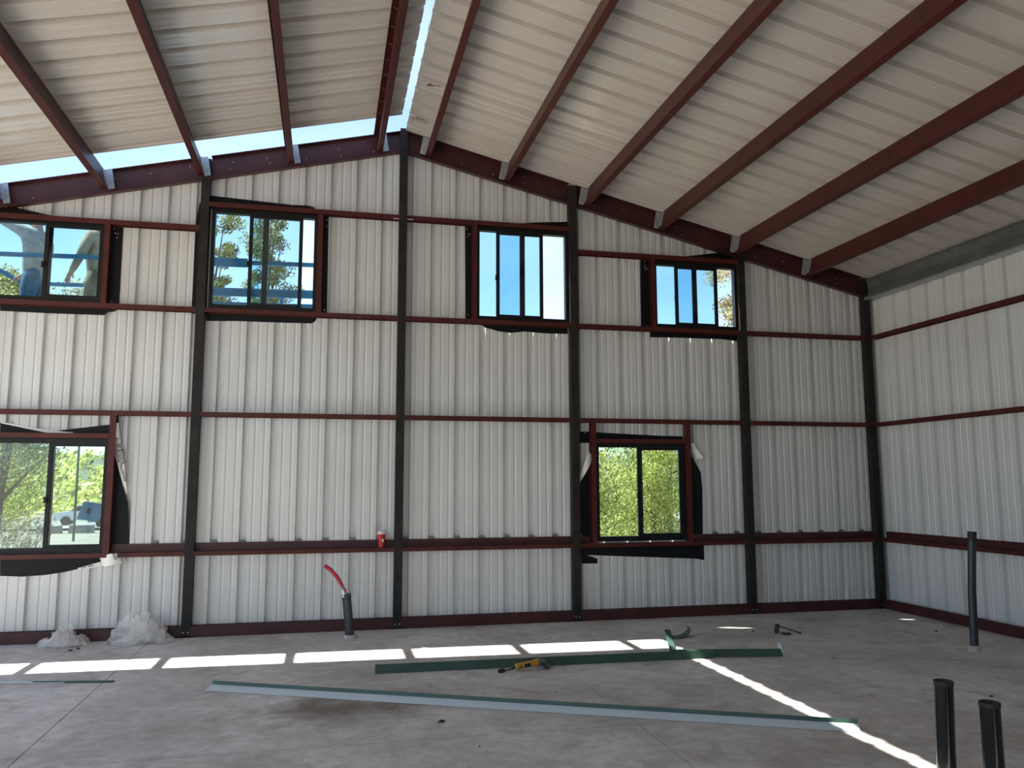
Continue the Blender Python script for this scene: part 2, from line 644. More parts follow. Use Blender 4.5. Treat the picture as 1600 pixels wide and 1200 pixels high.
# half-round foam closures in the rib mouths above the sill strip
k = -16
while RIB0 + k * PITCH < 6.6:
    x = RIB0 + k * PITCH
    if not any(w[0] - 0.12 < x < w[1] + 0.28 for w in (WIN[5], WIN[6])):
        prof = [(x + 0.042 * math.cos(PI * q / 8), PY - 0.006, 1.040 + 0.036 * math.sin(PI * q / 8)) for q in range(9)]
        MB().sweep(prof, (0, 0, 0), (0, 0.02, 0)).build('foam_closure', M_PLUG, wall_back)
    k += 1

# ------------------------------------------------------------------ right wall
wall_right = empty('wall_right', (XR + 0.105, 0, 0), kind='structure')
PXR = XR + 0.105
yy = 0.10
while yy > ROOF_END:
    y1 = max(yy - 3 * PITCH, ROOF_END - 0.2)
    for z0, z1 in ((0.02, Z_SPLIT1 + 0.004), (Z_SPLIT1, 4.64)):
        b = MB()
        pr = sheet_profile(y1, yy, -0.10)
        for (a, da), (c, dc) in zip(pr, pr[1:]):
            b.add([(PXR + da, a, z0), (PXR + dc, c, z0), (PXR + dc, c, z1), (PXR + da, a, z1)], [(0, 1, 2, 3)])
        b.build('wall_panel', M_PANEL, wall_right)
    yy = y1

MB().box(PXR + 0.002, PXR + 0.06, -0.02, 0.17, 0.0, 4.63).build('corner_light_stop', M_PANEL, wall_right)  # box added outside the corner to stop daylight leaking in

# ------------------------------------------------------------------ roof: two slopes of ribbed sheets, open ridge, open strip at the left gable
ceiling = empty('ceiling', (0, 0, ROOF0), kind='structure')
ROOF_PANELS = []


def roof_sheets(side, ystart, xin, xout, rib0):
    y = ystart
    while y > ROOF_END:
        y1 = y - 3 * PITCH
        pr = sheet_profile(y1, y, rib0)
        b = MB()
        for (a, da), (c, dc) in zip(pr, pr[1:]):
            q = []
            for x, yv, d in ((xin, a, da), (xin, c, dc), (xout, c, dc), (xout, a, da)):
                q.append((x, yv, ROOF0 - SLOPE * abs(x) + d))
            b.add(q, [(0, 1, 2, 3)])
        ROOF_PANELS.append(b.build('roof_panel', M_ROOF, ceiling))
        y = y1


roof_sheets(-1, -0.46, -0.072, -6.95, -0.555)
roof_sheets(1, 0.19, 0.016, 6.93, -0.16)

# unseen front wall, added to keep the right side darker; open on the left for daylight
added_wall_front = empty('added_wall_front', (0, ROOF_END - 0.1, 0), kind='structure')
for fx0, fx1 in ((-0.9, 6.775), (-6.775, -5.2)):
    x = fx0
    while x < fx1 - 0.01:
        xe = min(x + 3 * PITCH, fx1)
        pr = sheet_profile(x, xe, RIB0)
        b = MB()
        for (a, da), (c, dc) in zip(pr, pr[1:]):
            ya, yc = ROOF_END - 0.08 - da, ROOF_END - 0.08 - dc
            b.add([(a, ya, 0.02), (c, yc, 0.02), (c, yc, roof_z(c) - 0.02), (a, ya, roof_z(a) - 0.02)], [(0, 1, 2, 3)])
        b.build('wall_panel', M_PANEL, added_wall_front)
        x = xe

# ------------------------------------------------------------------ columns
BAYS = [('left of the first column', -4.64, COLX['first'] - 0.05),
        ('between the first column and the ridge column', COLX['first'] + 0.05, -0.05),
        ('between the ridge column and the third column', 0.05, COLX['third'] - 0.05),
        ('between the third and fourth columns', COLX['third'] + 0.05, COLX['fourth'] - 0.05),
        ('between the fourth column and the corner column', COLX['fourth'] + 0.05, COLX['corner'] - 0.05)]
COL_LABEL = {
    'first': 'black square steel column right of the lower left window, first from the left',
    'second': 'tallest black steel column, standing under the roof ridge',
    'third': 'black steel column just left of the lower right window',
    'fourth': 'black steel column right of the lower right window, beside the small upper window',
    'corner': 'black steel column in the corner where the two panelled walls meet',
}
COL_TOP = {'first': roof_z(-2.43) - 0.02, 'second': 6.262, 'third': roof_z(2.30) - 0.01, 'fourth': 4.99, 'corner': 4.65}
for nm, x in COLX.items():
    c = empty('steel_column', (x, 0.05, 0), COL_LABEL[nm], 'column', 'black steel columns of the gable wall')
    MB().box(x - 0.05, x + 0.05, 0.0, 0.1, 0.0, COL_TOP[nm]).build('post', M_COLUMN, c)
    for dx in (-0.026, 0.026):
        MB().lathe([(0, -0.012), (0.007, -0.012), (0.009, 0.0)], (x + dx, 0.0, 0.055), 8, (0, 1, 0)).build('base_bolt', M_BOLT, c)
    MB().box(x - 0.09, x + 0.09, 0.0, 0.1, 0.0, 0.012).build('base_plate', M_COLUMN, c)
far_col = empty('steel_column', (-4.70, 0.05, 0), 'black steel column at the far left end of the seen wall, past the lower left window', 'column', 'black steel columns of the gable wall')
MB().box(-4.76, -4.66, 0.0, 0.1, 0.0, 5.05).build('post', M_COLUMN, far_col)
MB().box(-4.80, -4.62, 0.0, 0.1, 0.0, 0.012).build('base_plate', M_COLUMN, far_col)

# ------------------------------------------------------------------ girts (C channels, web up, lips down)


def girt_mb(x0, x1, ztop, h, y0=0.0, y1=0.094, t=0.005):
    prof = [(x0, y0, ztop - h), (x0, y0, ztop), (x0, y1, ztop), (x0, y1, ztop - h), (x0, y1 - t, ztop - h), (x0, y1 - t, ztop - t), (x0, y0 + t, ztop - t), (x0, y0 + t, ztop - h)]
    return MB().sweep(prof, (x0, 0, 0), (x1, 0, 0))


for name, x0, x1 in BAYS:
    o = girt_mb(x0, x1, 2.558, 0.055).build('wall_girt', M_RED, loc=((x0 + x1) / 2, 0.05, 2.558))
    tag(o, 'red girt at mid-height of the wall, ' + name, 'girt', 'middle girts of the gable wall')
    o = girt_mb(x0, x1, 3.803, 0.056).build('wall_girt', M_RED, loc=((x0 + x1) / 2, 0.05, 3.803))
    tag(o, 'red girt at the upper sills, ' + name, 'girt', 'window sill girts of the gable wall')
    s = empty('sill_girt', ((x0 + x1) / 2, 0.05, 0.955), 'dark red ledge girt low on the wall, ' + name, 'girt', 'low ledge girts of the gable wall')
    girt_mb(x0, x1, 0.955, 0.050).build('channel', M_RED, s)
    wx = [w for w in (WIN[5], WIN[6]) if w[0] < (x0 + x1) / 2 + 0.6 and w[1] > (x0 + x1) / 2 - 0.6 and w[1] < x1 + 0.5 and w[0] > x0 - 0.5]
    spans = [(x0, x1)]
    for w in wx:
        lo, hi = w[0] - 0.09, w[1] + 0.075
        spans = [(a, c) for a, c in ((x0, lo), (hi, x1)) if c - a > 0.02]
    for a, c in spans:
        MB().box(a, c, 0.090, 0.0955, 0.956, 1.046).build('back_strip', M_REDDARK, s)
    o = MB()
    o.box(x0, x1, 0.0, 0.006, 0.0, 0.125).box(x0, x1, 0.006, 0.094, 0.0, 0.006).box(x0, x1, 0.088, 0.094, 0.006, 0.125).box(x0, x1, -0.012, 0.0, 0.118, 0.125)
    o = o.build('base_channel', M_REDDARK, loc=((x0 + x1) / 2, 0.05, 0))
    tag(o, 'dark red floor channel of the wall, ' + name, 'channel', 'floor channels of the gable wall')
HEADER = {0: 4.803, 1: 5.106, 2: 5.106, 3: 4.803}
for i, z in HEADER.items():
    name, x0, x1 = BAYS[i]
    t = empty('header_girt', ((x0 + x1) / 2, 0.05, z), 'red header girt over the upper window, ' + name, 'girt', 'header girts over the upper windows')
    girt_mb(x0, x1, z, 0.060).build('channel', M_RED, t)
    if i in (1, 2):
        xc = -0.09 if i == 1 else 0.09
        MB().box(xc - 0.035, xc + 0.035, -0.004, 0.0, z - 0.062, z - 0.046).build('clip', M_GALV, t)
# right wall girts
for z, h, word in ((2.558, 0.055, 'red girt at mid-height of the right-hand wall'), (3.803, 0.056, 'upper red girt of the right-hand wall, below the grey eave beam')):
    prof = [(XR, 0, z - h), (XR, 0, z), (XR + 0.094, 0, z), (XR + 0.094, 0, z - h), (XR + 0.089, 0, z - h), (XR + 0.089, 0, z - 0.005), (XR + 0.005, 0, z - 0.005), (XR + 0.005, 0, z - h)]
    o = MB().sweep(prof, (0, 0, 0), (0, ROOF_END, 0)).build('wall_girt', M_RED, loc=(XR + 0.05, ROOF_END / 2, z))
    tag(o, word, 'girt')
t = empty('sill_girt', (XR + 0.05, ROOF_END / 2, 0.955), 'dark red ledge girt low on the right-hand wall, behind the tall thin pipe', 'girt')
prof = [(XR, 0, 0.905), (XR, 0, 0.955), (XR + 0.094, 0, 0.955), (XR + 0.094, 0, 0.905), (XR + 0.089, 0, 0.905), (XR + 0.089, 0, 0.95), (XR + 0.005, 0, 0.95), (XR + 0.005, 0, 0.905)]
MB().sweep(prof, (0, 0, 0), (0, ROOF_END, 0)).build('channel', M_RED, t)
MB().box(XR + 0.090, XR + 0.0955, ROOF_END, 0.0, 0.956, 1.046).build('back_strip', M_REDDARK, t)
o = MB().box(XR, XR + 0.006, ROOF_END, -0.002, 0.0, 0.13).box(XR + 0.006, XR + 0.094, ROOF_END, -0.002, 0.0, 0.006).box(XR - 0.012, XR, ROOF_END, -0.002, 0.123, 0.13)
tag(o.build('base_channel', M_REDDARK, loc=(XR + 0.05, ROOF_END / 2, 0)), 'dark red floor channel at the foot of the right-hand wall', 'channel')
# eave beam: dull galvanised channel, lip turned in at the foot
t = empty('eave_beam', (XR + 0.05, ROOF_END / 2, 4.36), 'dull grey eave beam along the top of the right-hand wall', 'beam')
e = MB()
prof = [(XR + 0.004, 0, 4.36), (XR + 0.004, 0, 4.655), (XR + 0.09, 0, 4.634), (XR + 0.09, 0, 4.36)]
prof = [(XR - 0.05, 0, 4.345), (XR - 0.05, 0, 4.375), (XR + 0.0, 0, 4.385), (XR + 0.022, 0, 4.50), (XR + 0.0, 0, 4.60), (XR - 0.03, 0, 4.628), (XR + 0.09, 0, 4.61), (XR + 0.09, 0, 4.345)]
e.sweep(prof, (0, 0, 0), (0, ROOF_END, 0))
e.build('beam', M_EAVE, t)
MB().box(XR - 0.052, XR + 0.09, ROOF_END, 0.0, 4.325, 4.345).build('top_trim', M_GALV, t)

# ------------------------------------------------------------------ rafters: channels along the gable slopes, cut between the columns
RAF = [('left of the first column', -6.6, COLX['first'] - 0.05), ('between the first column and the ridge column', COLX['first'] + 0.05, -0.05),
       ('between the ridge column and the third column', 0.05, COLX['third'] - 0.05), ('between the third and fourth columns', COLX['third'] + 0.05, COLX['fourth'] - 0.05),
       ('between the fourth column and the corner', COLX['fourth'] + 0.05, 6.60)]
RD = 0.285
for name, x0, x1 in RAF:
    t = empty('rafter', ((x0 + x1) / 2, 0.035, roof_z((x0 + x1) / 2)), 'dark red sloping rafter, ' + name, 'rafter', 'gable rafters')

    def slab(mbx, y0, y1, da, db):
        vs = []
        for x in (x0, x1):
            for y, d in ((y0, da), (y1, da), (y1, db), (y0, db)):
                vs.append((x, y, roof_z(x) - 0.004 - d))
        mbx.add(vs, [(0, 1, 2, 3), (7, 6, 5, 4), (0, 4, 5, 1), (1, 5, 6, 2), (2, 6, 7, 3), (3, 7, 4, 0)])
    b = MB()
    slab(b, 0.070, 0.078, 0.0, RD)
    slab(b, 0.0, 0.070, 0.0, 0.008)
    slab(b, 0.0, 0.070, RD - 0.008, RD)
    b.build('channel', M_REDDARK, t)
    b = MB()
    rr = random.Random(int((x0 + 9) * 100))
    x = x0 + 0.25
    while x < x1 - 0.1:
        for d in (0.10, 0.19):
            if rr.random() < 0.75:
                b.lathe([(0, -0.006), (0.006, -0.006), (0.008, 0.0)], (x + rr.uniform(-.05, .05), 0.070, roof_z(x) - d - rr.uniform(-.02, .02)), 6, (0, 1, 0))
        x += 0.42
    tag(b.build('screw_heads', M_BOLT, t), kind='stuff')

# ------------------------------------------------------------------ purlins
PD = 0.235
LEFT = [-0.27, -1.355, -2.40, -3.46, -4.55, -5.62]
RIGHT = [0.275, 1.314, 2.402, 3.47, 4.595, 5.69]
ORD = ['first', 'second', 'third', 'fourth', 'fifth', 'sixth']
for side, xs in ((-1, LEFT), (1, RIGHT)):
    a = math.atan(SLOPE)
    dn = Vector((side * math.cos(a), 0, -math.sin(a)))       # down the slope
    nn = Vector((-side * math.sin(a), 0, -math.cos(a)))      # down, square to the roof sheet
    for i, xb in enumerate(xs):
        x0 = xb + side * math.sin(a) * PD                     # web top so that its foot lands at xb
        P0 = Vector((x0, 0, roof_z(x0) - 0.002))
        ys, ye = -0.003, ROOF_END
        t = empty('purlin', (x0, ys, P0.z), '%s red purlin %s of the ridge, running towards the viewer under the roof' % (ORD[i], 'left' if side < 0 else 'right'), 'purlin', 'red roof purlins')
        w, th, lip = 0.070, 0.005, 0.018

        def pt(d, n):
            p = P0 + dn * d + nn * n
            return (p.x, ys, p.z)
        prof = [pt(0, 0), pt(w, 0), pt(w, lip), pt(w - th, lip), pt(w - th, th), pt(th, th), pt(th, PD - th), pt(w - th, PD - th), pt(w - th, PD - lip), pt(w, PD - lip), pt(w, PD), pt(0, PD)]
        MB().sweep(prof, (0, ys, 0), (0, ye, 0)).build('channel', M_RED, t)
        # galvanised clip on the ridge side, flat against the rafter face
        cw = 0.085
        q = [P0 - dn * (cw + 0.004) + nn * 0.012, P0 - dn * 0.004 + nn * 0.012, P0 - dn * 0.004 + nn * (PD + 0.01), P0 - dn * (cw - 0.01) + nn * (PD + 0.012)]
        b = MB().sweep([(p.x, -0.012, p.z) for p in q], (0, -0.012, 0), (0, -0.006, 0))
        q2 = [P0 - dn * 0.006 + nn * 0.012, P0 - dn * 0.0005 + nn * 0.012, P0 - dn * 0.0005 + nn * (PD - 0.02), P0 - dn * 0.006 + nn * (PD - 0.02)]
        b.sweep([(p.x, -0.012, p.z) for p in q2], (0, -0.012, 0), (0, -0.09, 0))
        clip = b.build('clip', M_GALV, t)
        b = MB()
        for n_ in (0.06, 0.12, 0.18):
            for d_ in (0.03, 0.06):
                c = P0 - dn * d_ + nn * n_
                b.lathe([(0, -0.005), (0.005, -0.005), (0.006, 0.0)], (c.x, -0.012, c.z), 6, (0, 1, 0))
        tag(b.build('clip_screws', M_BOLT, clip), kind='stuff')
        b = MB()
        y = -0.6
        while y > ye:
            for dd in (0.022, 0.045):
                c = P0 + dn * dd + nn * 0.018
                b.lathe([(0, 0.012), (0.004, 0.010), (0.004, 0.0)], (c.x, y - dd, c.z), 5, (nn.x, 0, nn.z))
            y -= PITCH
        tag(b.build('screw_tips', M_BOLT, t), kind='stuff')

# ------------------------------------------------------------------ windows


def window(n, slide, latch_left=True):
    """slide = x of the sliding sash's left edge"""
    x0, x1, z0, z1 = WIN[n]
    w = empty('window_%d' % n, ((x0 + x1) / 2, 0.1, z0), kind='structure')
    fw = 0.042
    b = MB()
    b.box(x0, x0 + fw, 0.055, 0.135, z0, z1).box(x1 - fw, x1, 0.055, 0.135, z0, z1)
    b.box(x0 + fw, x1 - fw, 0.055, 0.135, z0, z0 + fw + 0.018).box(x0 + fw, x1 - fw, 0.055, 0.135, z1 - fw - 0.012, z1)
    b.build('window_frame', M_FRAME, w)
    xm = (x0 + x1) / 2 + 0.005
    MB().box(xm - 0.034, xm + 0.034, 0.108, 0.130, z0 + fw + 0.018, z1 - fw - 0.012).build('meeting_rail', M_FRAME, w)
    MB().box(x0 + fw, xm - 0.034, 0.118, 0.121, z0 + fw + 0.018, z1 - fw - 0.012).build('fixed_pane', M_GLASS, w)
    half = (x1 - x0) / 2 + 0.01
    s0, s1 = slide, slide + half
    a0, a1 = z0 + fw + 0.006, z1 - fw - 0.006
    s = MB()
    s.box(s0, s0 + 0.044, 0.068, 0.098, a0, a1).box(s1 - 0.044, s1, 0.068, 0.098, a0, a1)
    s.box(s0 + 0.044, s1 - 0.044, 0.068, 0.098, a0, a0 + 0.044).box(s0 + 0.044, s1 - 0.044, 0.068, 0.098, a1 - 0.040, a1)
    so_ = s.build('sash', M_FRAME, w)
    MB().box(s0 + 0.044, s1 - 0.044, 0.081, 0.084, a0 + 0.044, a1 - 0.040).build('sash_pane', M_GLASS, so_)
    zl = (a0 + a1) / 2 - 0.05
    l = MB().box(s0 - 0.016, s0 + 0.020, 0.050, 0.068, zl - 0.035, zl + 0.035).box(s0 - 0.006, s0 + 0.012, 0.038, 0.050, zl - 0.018, zl + 0.018)
    l.build('latch', M_FRAME, so_)
    return w


window(1, -4.115)
window(2, -1.862)
window(3, 1.222)
window(4, 3.722)
window(5, -3.925)
window(6, 3.118)

# jamb studs and low headers


def stud(x0, x1, z0, z1, label, pale_dots):
    t = empty('jamb_stud', ((x0 + x1) / 2, 0.05, z0), label, 'stud', 'red studs beside the windows')
    side = 1 if pale_dots > 0 else -1
    o = MB()
    xa, xb = (x0, x1)
    o.box(xa, xb, 0.0, 0.005, z0, z1).box(xa, xb, 0.089, 0.094, z0, z1)
    if side > 0:
        o.box(xa, xa + 0.005, 0.005, 0.089, z0, z1)
    else:
        o.box(xb - 0.005, xb, 0.005, 0.089, z0, z1)
    o.build('channel', M_RED, t)
    b = MB()
    rr = random.Random(int(x0 * 100))
    xs = x1 + 0.02 if side > 0 else x0 - 0.02
    for zc in (z1 - 0.05, z0 + 0.04):
        for q in range(5 if zc > z0 + 0.3 else 2):
            b.lathe([(0, -0.007), (0.006, -0.007), (0.008, 0.0)], (xs + side * rr.uniform(0, 0.05), 0.088, zc - rr.uniform(-0.03, 0.1)), 6, (0, 1, 0))
    tag(b.build('pale_dots', M_BOLT, t), kind='stuff')  # small pale dots clustered beside both ends of the stud
    return t


stud(-3.470, -3.410, 3.803, 4.743, 'red jamb stud right of the upper left window with the people outside', 1)
stud(-1.050, -0.985, 3.803, 5.046, 'red jamb stud right of the upper window that shows tall trees', 1)
stud(0.895, 0.955, 3.803, 5.046, 'red jamb stud left of the larger sky-filled upper window', -1)
stud(3.350, 3.405, 3.803, 4.743, 'red jamb stud left of the small upper window with a pine branch', -1)
stud(-3.295, -3.225, 0.956, 2.503, 'red jamb stud right of the lower left window, under the printed white liner', 1)
stud(2.462, 2.530, 0.956, 2.503, 'red jamb stud left of the lower right window', -1)
stud(3.790, 3.850, 0.956, 2.503, 'red jamb stud right of the lower right window', 1)
for x0, x1, z, lab in ((-4.64, -3.297, 2.295, 'red header across the top of the lower left window'), (2.532, 3.788, 2.295, 'red header across the top of the lower right window')):
    tag(girt_mb(x0, x1, z, 0.056).build('window_header', M_RED, loc=((x0 + x1) / 2, 0.05, z)), lab, 'header')

# ------------------------------------------------------------------ black flashing membranes left loose round the windows
FL = {
    'b1top': [(-4.617, 4.907), (-4.511, 4.915), (-4.281, 4.871), (-4.076, 4.836), (-4.076, 4.824), (-4.611, 4.79)],
    'b1right': [(-3.468, 4.775), (-3.295, 4.771), (-3.314, 4.633), (-3.326, 4.364), (-3.322, 4.201), (-3.292, 3.806), (-3.468, 3.806)],
    'b1bot': [(-4.541, 3.79), (-3.298, 3.79), (-3.299, 3.764), (-3.328, 3.729), (-3.41, 3.714), (-3.443, 3.678), (-3.938, 3.675), (-4.193, 3.686), (-4.534, 3.68)],
    'b2top': [(-2.415, 5.228), (-2.334, 5.221), (-2.276, 5.211), (-2.005, 5.173), (-1.374, 5.17), (-1.189, 5.176), (-1.103, 5.159), (-1.102, 5.09), (-2.411, 5.09)],
    'b2left': [(-2.454, 5.112), (-2.322, 5.06), (-2.324, 3.747), (-2.483, 3.74), (-2.48, 3.841), (-2.478, 4.289), (-2.487, 4.764), (-2.479, 4.925)],
    'b2right': [(-1.052, 5.07), (-0.924, 5.066), (-0.928, 4.959), (-0.949, 4.64), (-0.94, 4.28), (-0.914, 3.806), (-1.052, 3.806)],
    'b2bot': [(-2.326, 3.79), (-1.027, 3.79), (-1.032, 3.757), (-1.053, 3.71), (-1.094, 3.68), (-1.4, 3.674), (-1.949, 3.672), (-2.322, 3.658)],
    'b3top': [(1.552, 5.139), (1.727, 5.165), (1.966, 5.182), (2.126, 5.201), (2.279, 5.222), (2.278, 5.09), (1.552, 5.09)],
    'b3left': [(0.808, 5.078), (0.953, 5.079), (0.953, 3.81), (0.824, 3.805), (0.843, 4.043), (0.863, 4.397), (0.855, 4.652), (0.819, 4.924)],
    'b3right': [(2.20, 5.06), (2.335, 5.05), (2.330, 4.4), (2.340, 3.79), (2.20, 3.80)],
    'b3bot': [(0.97, 3.79), (2.19, 3.79), (2.19, 3.677), (1.892, 3.672), (1.606, 3.686), (1.418, 3.661), (1.248, 3.676), (1.079, 3.718)],
    'b4top': [(3.606, 4.808), (3.988, 4.845), (4.327, 4.868), (4.444, 4.879), (4.466, 4.93), (4.641, 4.935), (4.641, 4.79), (3.606, 4.785)],
    'b4left': [(3.24, 4.763), (3.403, 4.764), (3.403, 3.806), (3.227, 3.806), (3.25, 3.998), (3.286, 4.354), (3.281, 4.524)],
    'b4bot': [(3.351, 3.79), (4.64, 3.79), (4.64, 3.671), (4.405, 3.69), (4.046, 3.687), (3.687, 3.685), (3.349, 3.676)],
    'Ltop': [(-4.449, 2.411), (-4.142, 2.343), (-3.988, 2.309), (-3.788, 2.282), (-3.308, 2.403), (-3.3, 2.245), (-4.437, 2.245)],
    'Lwhite': [(-4.439, 2.419), (-4.134, 2.356), (-3.764, 2.313), (-3.689, 2.31), (-3.78, 2.277), (-3.979, 2.303), (-4.133, 2.336), (-4.438, 2.402)],
    'Lright': [(-3.29, 2.39), (-3.275, 2.207), (-3.183, 1.841), (-3.079, 1.516), (-3.06, 1.348), (-3.042, 0.995), (-3.29, 0.99)],
    'Lroll': [(-3.301, 2.403), (-3.207, 2.419), (-3.19, 2.25), (-3.293, 2.238)],
    'Lfold': [(-3.292, 2.22), (-3.19, 2.25), (-3.138, 2.009), (-3.085, 1.623), (-3.088, 1.609)],
    'Lbot': [(-4.35, 0.94), (-3.28, 0.936), (-3.276, 0.858), (-3.318, 0.845), (-3.499, 0.791), (-3.71, 0.747), (-3.89, 0.722), (-4.113, 0.711), (-4.336, 0.724)],
    'Lbotroll': [(-3.334, 0.901), (-3.203, 0.951), (-3.097, 0.952), (-3.051, 0.844), (-3.274, 0.807)],
    'Lfringe': [(-3.561, 0.79), (-3.315, 0.858), (-3.28, 0.811), (-3.527, 0.772)],
    'Rtop': [(2.535, 2.389), (2.565, 2.383), (2.804, 2.372), (3.291, 2.318), (3.346, 2.318), (3.502, 2.346), (3.783, 2.343), (3.783, 2.25), (2.535, 2.25)],
    'Rlt': [(2.306, 2.388), (2.53, 2.391), (2.53, 2.243), (2.306, 2.241)],
    'Rleft': [(2.306, 1.679), (2.337, 1.732), (2.504, 2.001), (2.533, 2.051), (2.533, 0.962), (2.306, 0.962)],
    'Rlfold': [(2.432, 2.136), (2.495, 2.067), (2.495, 2.025), (2.328, 1.741), (2.319, 1.802)],
    'Rright': [(3.791, 2.272), (3.89, 2.10), (3.904, 2.041), (3.97, 1.969), (4.032, 1.861), (4.049, 1.631), (4.032, 0.96), (3.791, 0.96)],
    'Rroll': [(3.878, 2.262), (3.907, 2.254), (4.056, 2.066), (4.024, 2.032), (3.958, 2.014), (3.874, 2.128)],
    'Rbot': [(2.313, 0.945), (4.042, 0.945), (4.04, 0.897), (4.043, 0.702), (3.93, 0.725), (2.333, 0.809)],
    'Rtail': [(2.336, 0.833), (2.557, 0.755), (2.556, 0.694), (2.341, 0.699)],
}
MEM = [
    ('black flashing membrane round the upper left window with the people outside', (-3.9, 0.1, 3.8), [('b1top', 'top_strip'), ('b1right', 'side_strip'), ('b1bot', 'bottom_strip')]),
    ('black flashing membrane round the upper window that shows tall trees', (-1.7, 0.1, 3.8), [('b2top', 'top_strip'), ('b2left', 'side_strip'), ('b2right', 'side_strip'), ('b2bot', 'bottom_strip')]),
    ('black flashing membrane round the larger sky-filled upper window', (1.6, 0.1, 3.8), [('b3top', 'top_strip'), ('b3left', 'side_strip'), ('b3right', 'side_strip'), ('b3bot', 'bottom_strip')]),
    ('black flashing membrane round the small upper window with a pine branch', (4.0, 0.1, 3.8), [('b4top', 'top_strip'), ('b4left', 'side_strip'), ('b4bot', 'bottom_strip')]),
    ('black flashing membrane with printed white liner round the lower left window', (-3.6, 0.1, 0.95), [('Ltop', 'top_strip'), ('Lright', 'side_strip'), ('Lbot', 'bottom_strip')]),
    ('black flashing membrane with curled white corners round the lower right window', (3.1, 0.1, 0.95), [('Rtop', 'top_strip'), ('Rlt', 'corner_strip'), ('Rleft', 'side_strip'), ('Rright', 'side_strip'), ('Rbot', 'bottom_strip'), ('Rtail', 'loose_tail')]),
]
MEMO = []
for i, (lab, loc, parts) in enumerate(MEM):
    t = empty('flashing_membrane', loc, lab, 'flashing', 'window flashing membranes')
    for kx, nm in parts:
        MB().sheet(FL[kx], 0.101, 0.002, 0.004, seed=i * 3.1 + len(kx)).build(nm, M_MEMBRANE, t)
    MEMO.append(t)


def roll(poly, y, bulge, name, parent, label):
    """white liner piece curled forward: the sheet bows towards the room across its width"""
    b = MB().sheet(poly, y, 0.003, 0.0)
    cx = sum(p[0] for p in poly) / len(poly)
    hw = max(abs(p[0] - cx) for p in poly)
    b.v = [(x, yv - bulge * max(0.0, 1 - ((x - cx) / hw) ** 2), z) for x, yv, z in b.v]
    return tag(b.build(name, M_LINER, parent, smooth=True), label)


def wall_text(body, size, x, y, z, ang, name, parent):
    mw = Matrix.Translation((x, y, z)) @ Matrix.Rotation(ang, 4, 'Y') @ Matrix.Rotation(PI / 2, 4, 'X')
    return text_mesh(body, size, M_INK, name, parent, mw)


ML, MR = MEMO[4], MEMO[5]
roll(FL['Lwhite'], 0.0985, 0.002, 'liner_edge', ML, 'white edge of the liner')
p = roll(FL['Lroll'], 0.05, 0.035, 'liner_roll', ML, 'white printed liner curled at the window corner')
wall_text('Seal', 0.045, -3.285, 0.010, 2.352, -0.35, 'lettering', p)
wall_text('D', 0.050, -3.270, 0.024, 2.382, -0.25, 'lettering', p)
p = roll(FL['Lfold'], 0.075, 0.012, 'liner_fold', ML, 'white printed liner folded along the window side')
wall_text("'arBlock", 0.080, -3.218, 0.055, 2.195, 1.34, 'lettering', p)
wall_text('eld Flashing Membrane', 0.050, -3.268, 0.058, 2.185, 1.24, 'lettering', p)
p = roll(FL['Lbotroll'], 0.075, 0.09, 'liner_roll', ML, 'white printed liner curled under the window corner')
wall_text('Sol', 0.075, -3.190, -0.020, 0.962, 1.22, 'lettering', p)
wall_text('N Tape', 0.040, -3.128, -0.008, 0.955, 1.12, 'lettering', p)
p = roll(FL['Lfringe'], 0.085, 0.01, 'liner_edge', ML, 'white printed liner edge below the window')
wall_text('SELF SEAL', 0.032, -3.52, 0.070, 0.782, -0.21, 'lettering', p)
roll(FL['Rlfold'], 0.085, 0.05, 'liner_roll', MR, 'white liner curled beside the column')
p = MB()
for q in range(3):
    pa, pb = Vector((3.890 + 0.006 * q, 0.068, 2.245)), Vector((4.035 - 0.03 * q, 0.055, 2.055 - 0.004 * q))
    p.tube([pa, pb], [0.020 + 0.004 * q, 0.034 - 0.006 * q], 12, caps=False)
tag(p.build('liner_roll', M_LINER, MR, smooth=True), 'white liner curled off the right-hand side')
roll([(3.875, 2.20), (3.90, 2.235), (3.975, 2.02), (3.955, 2.012)], 0.085, 0.015, 'liner_fold', MR, 'white liner fold under the curl')

# marker scribbles and the rusty smudge on the roof sheets right of the ridge


def on_roof(x, y, d=0.002):
    return (x, y, roof_z(x) - d)


sc1 = MB()
for a, c in (((0.13, -1.30), (0.27, -1.38)), ((0.13, -1.30), (0.16, -1.36)), ((0.16, -1.36), (0.21, -1.34))):
    sc1.tube([on_roof(*a), on_roof(*c)], 0.006, 5)
for x in (0.10, 0.135, 0.165, 0.20):
    sc1.tube([on_roof(x, -0.45), on_roof(x + 0.012, -0.36)], 0.0035, 5)
sc1.tube([on_roof(0.10, -0.45), on_roof(0.15, -0.44), on_roof(0.20, -0.455)], 0.0035, 5)
sc1.tube([on_roof(0.07, -0.44), on_roof(0.06, -0.40), on_roof(0.075, -0.36)], 0.0035, 5)
sc1.tube([on_roof(0.235, -0.44), on_roof(0.245, -0.40), on_roof(0.23, -0.36)], 0.0035, 5)
sc1.build('marker_scribble', mat('brown_marker', (0.16, 0.08, 0.05), rough=0.7), ROOF_PANELS[7])

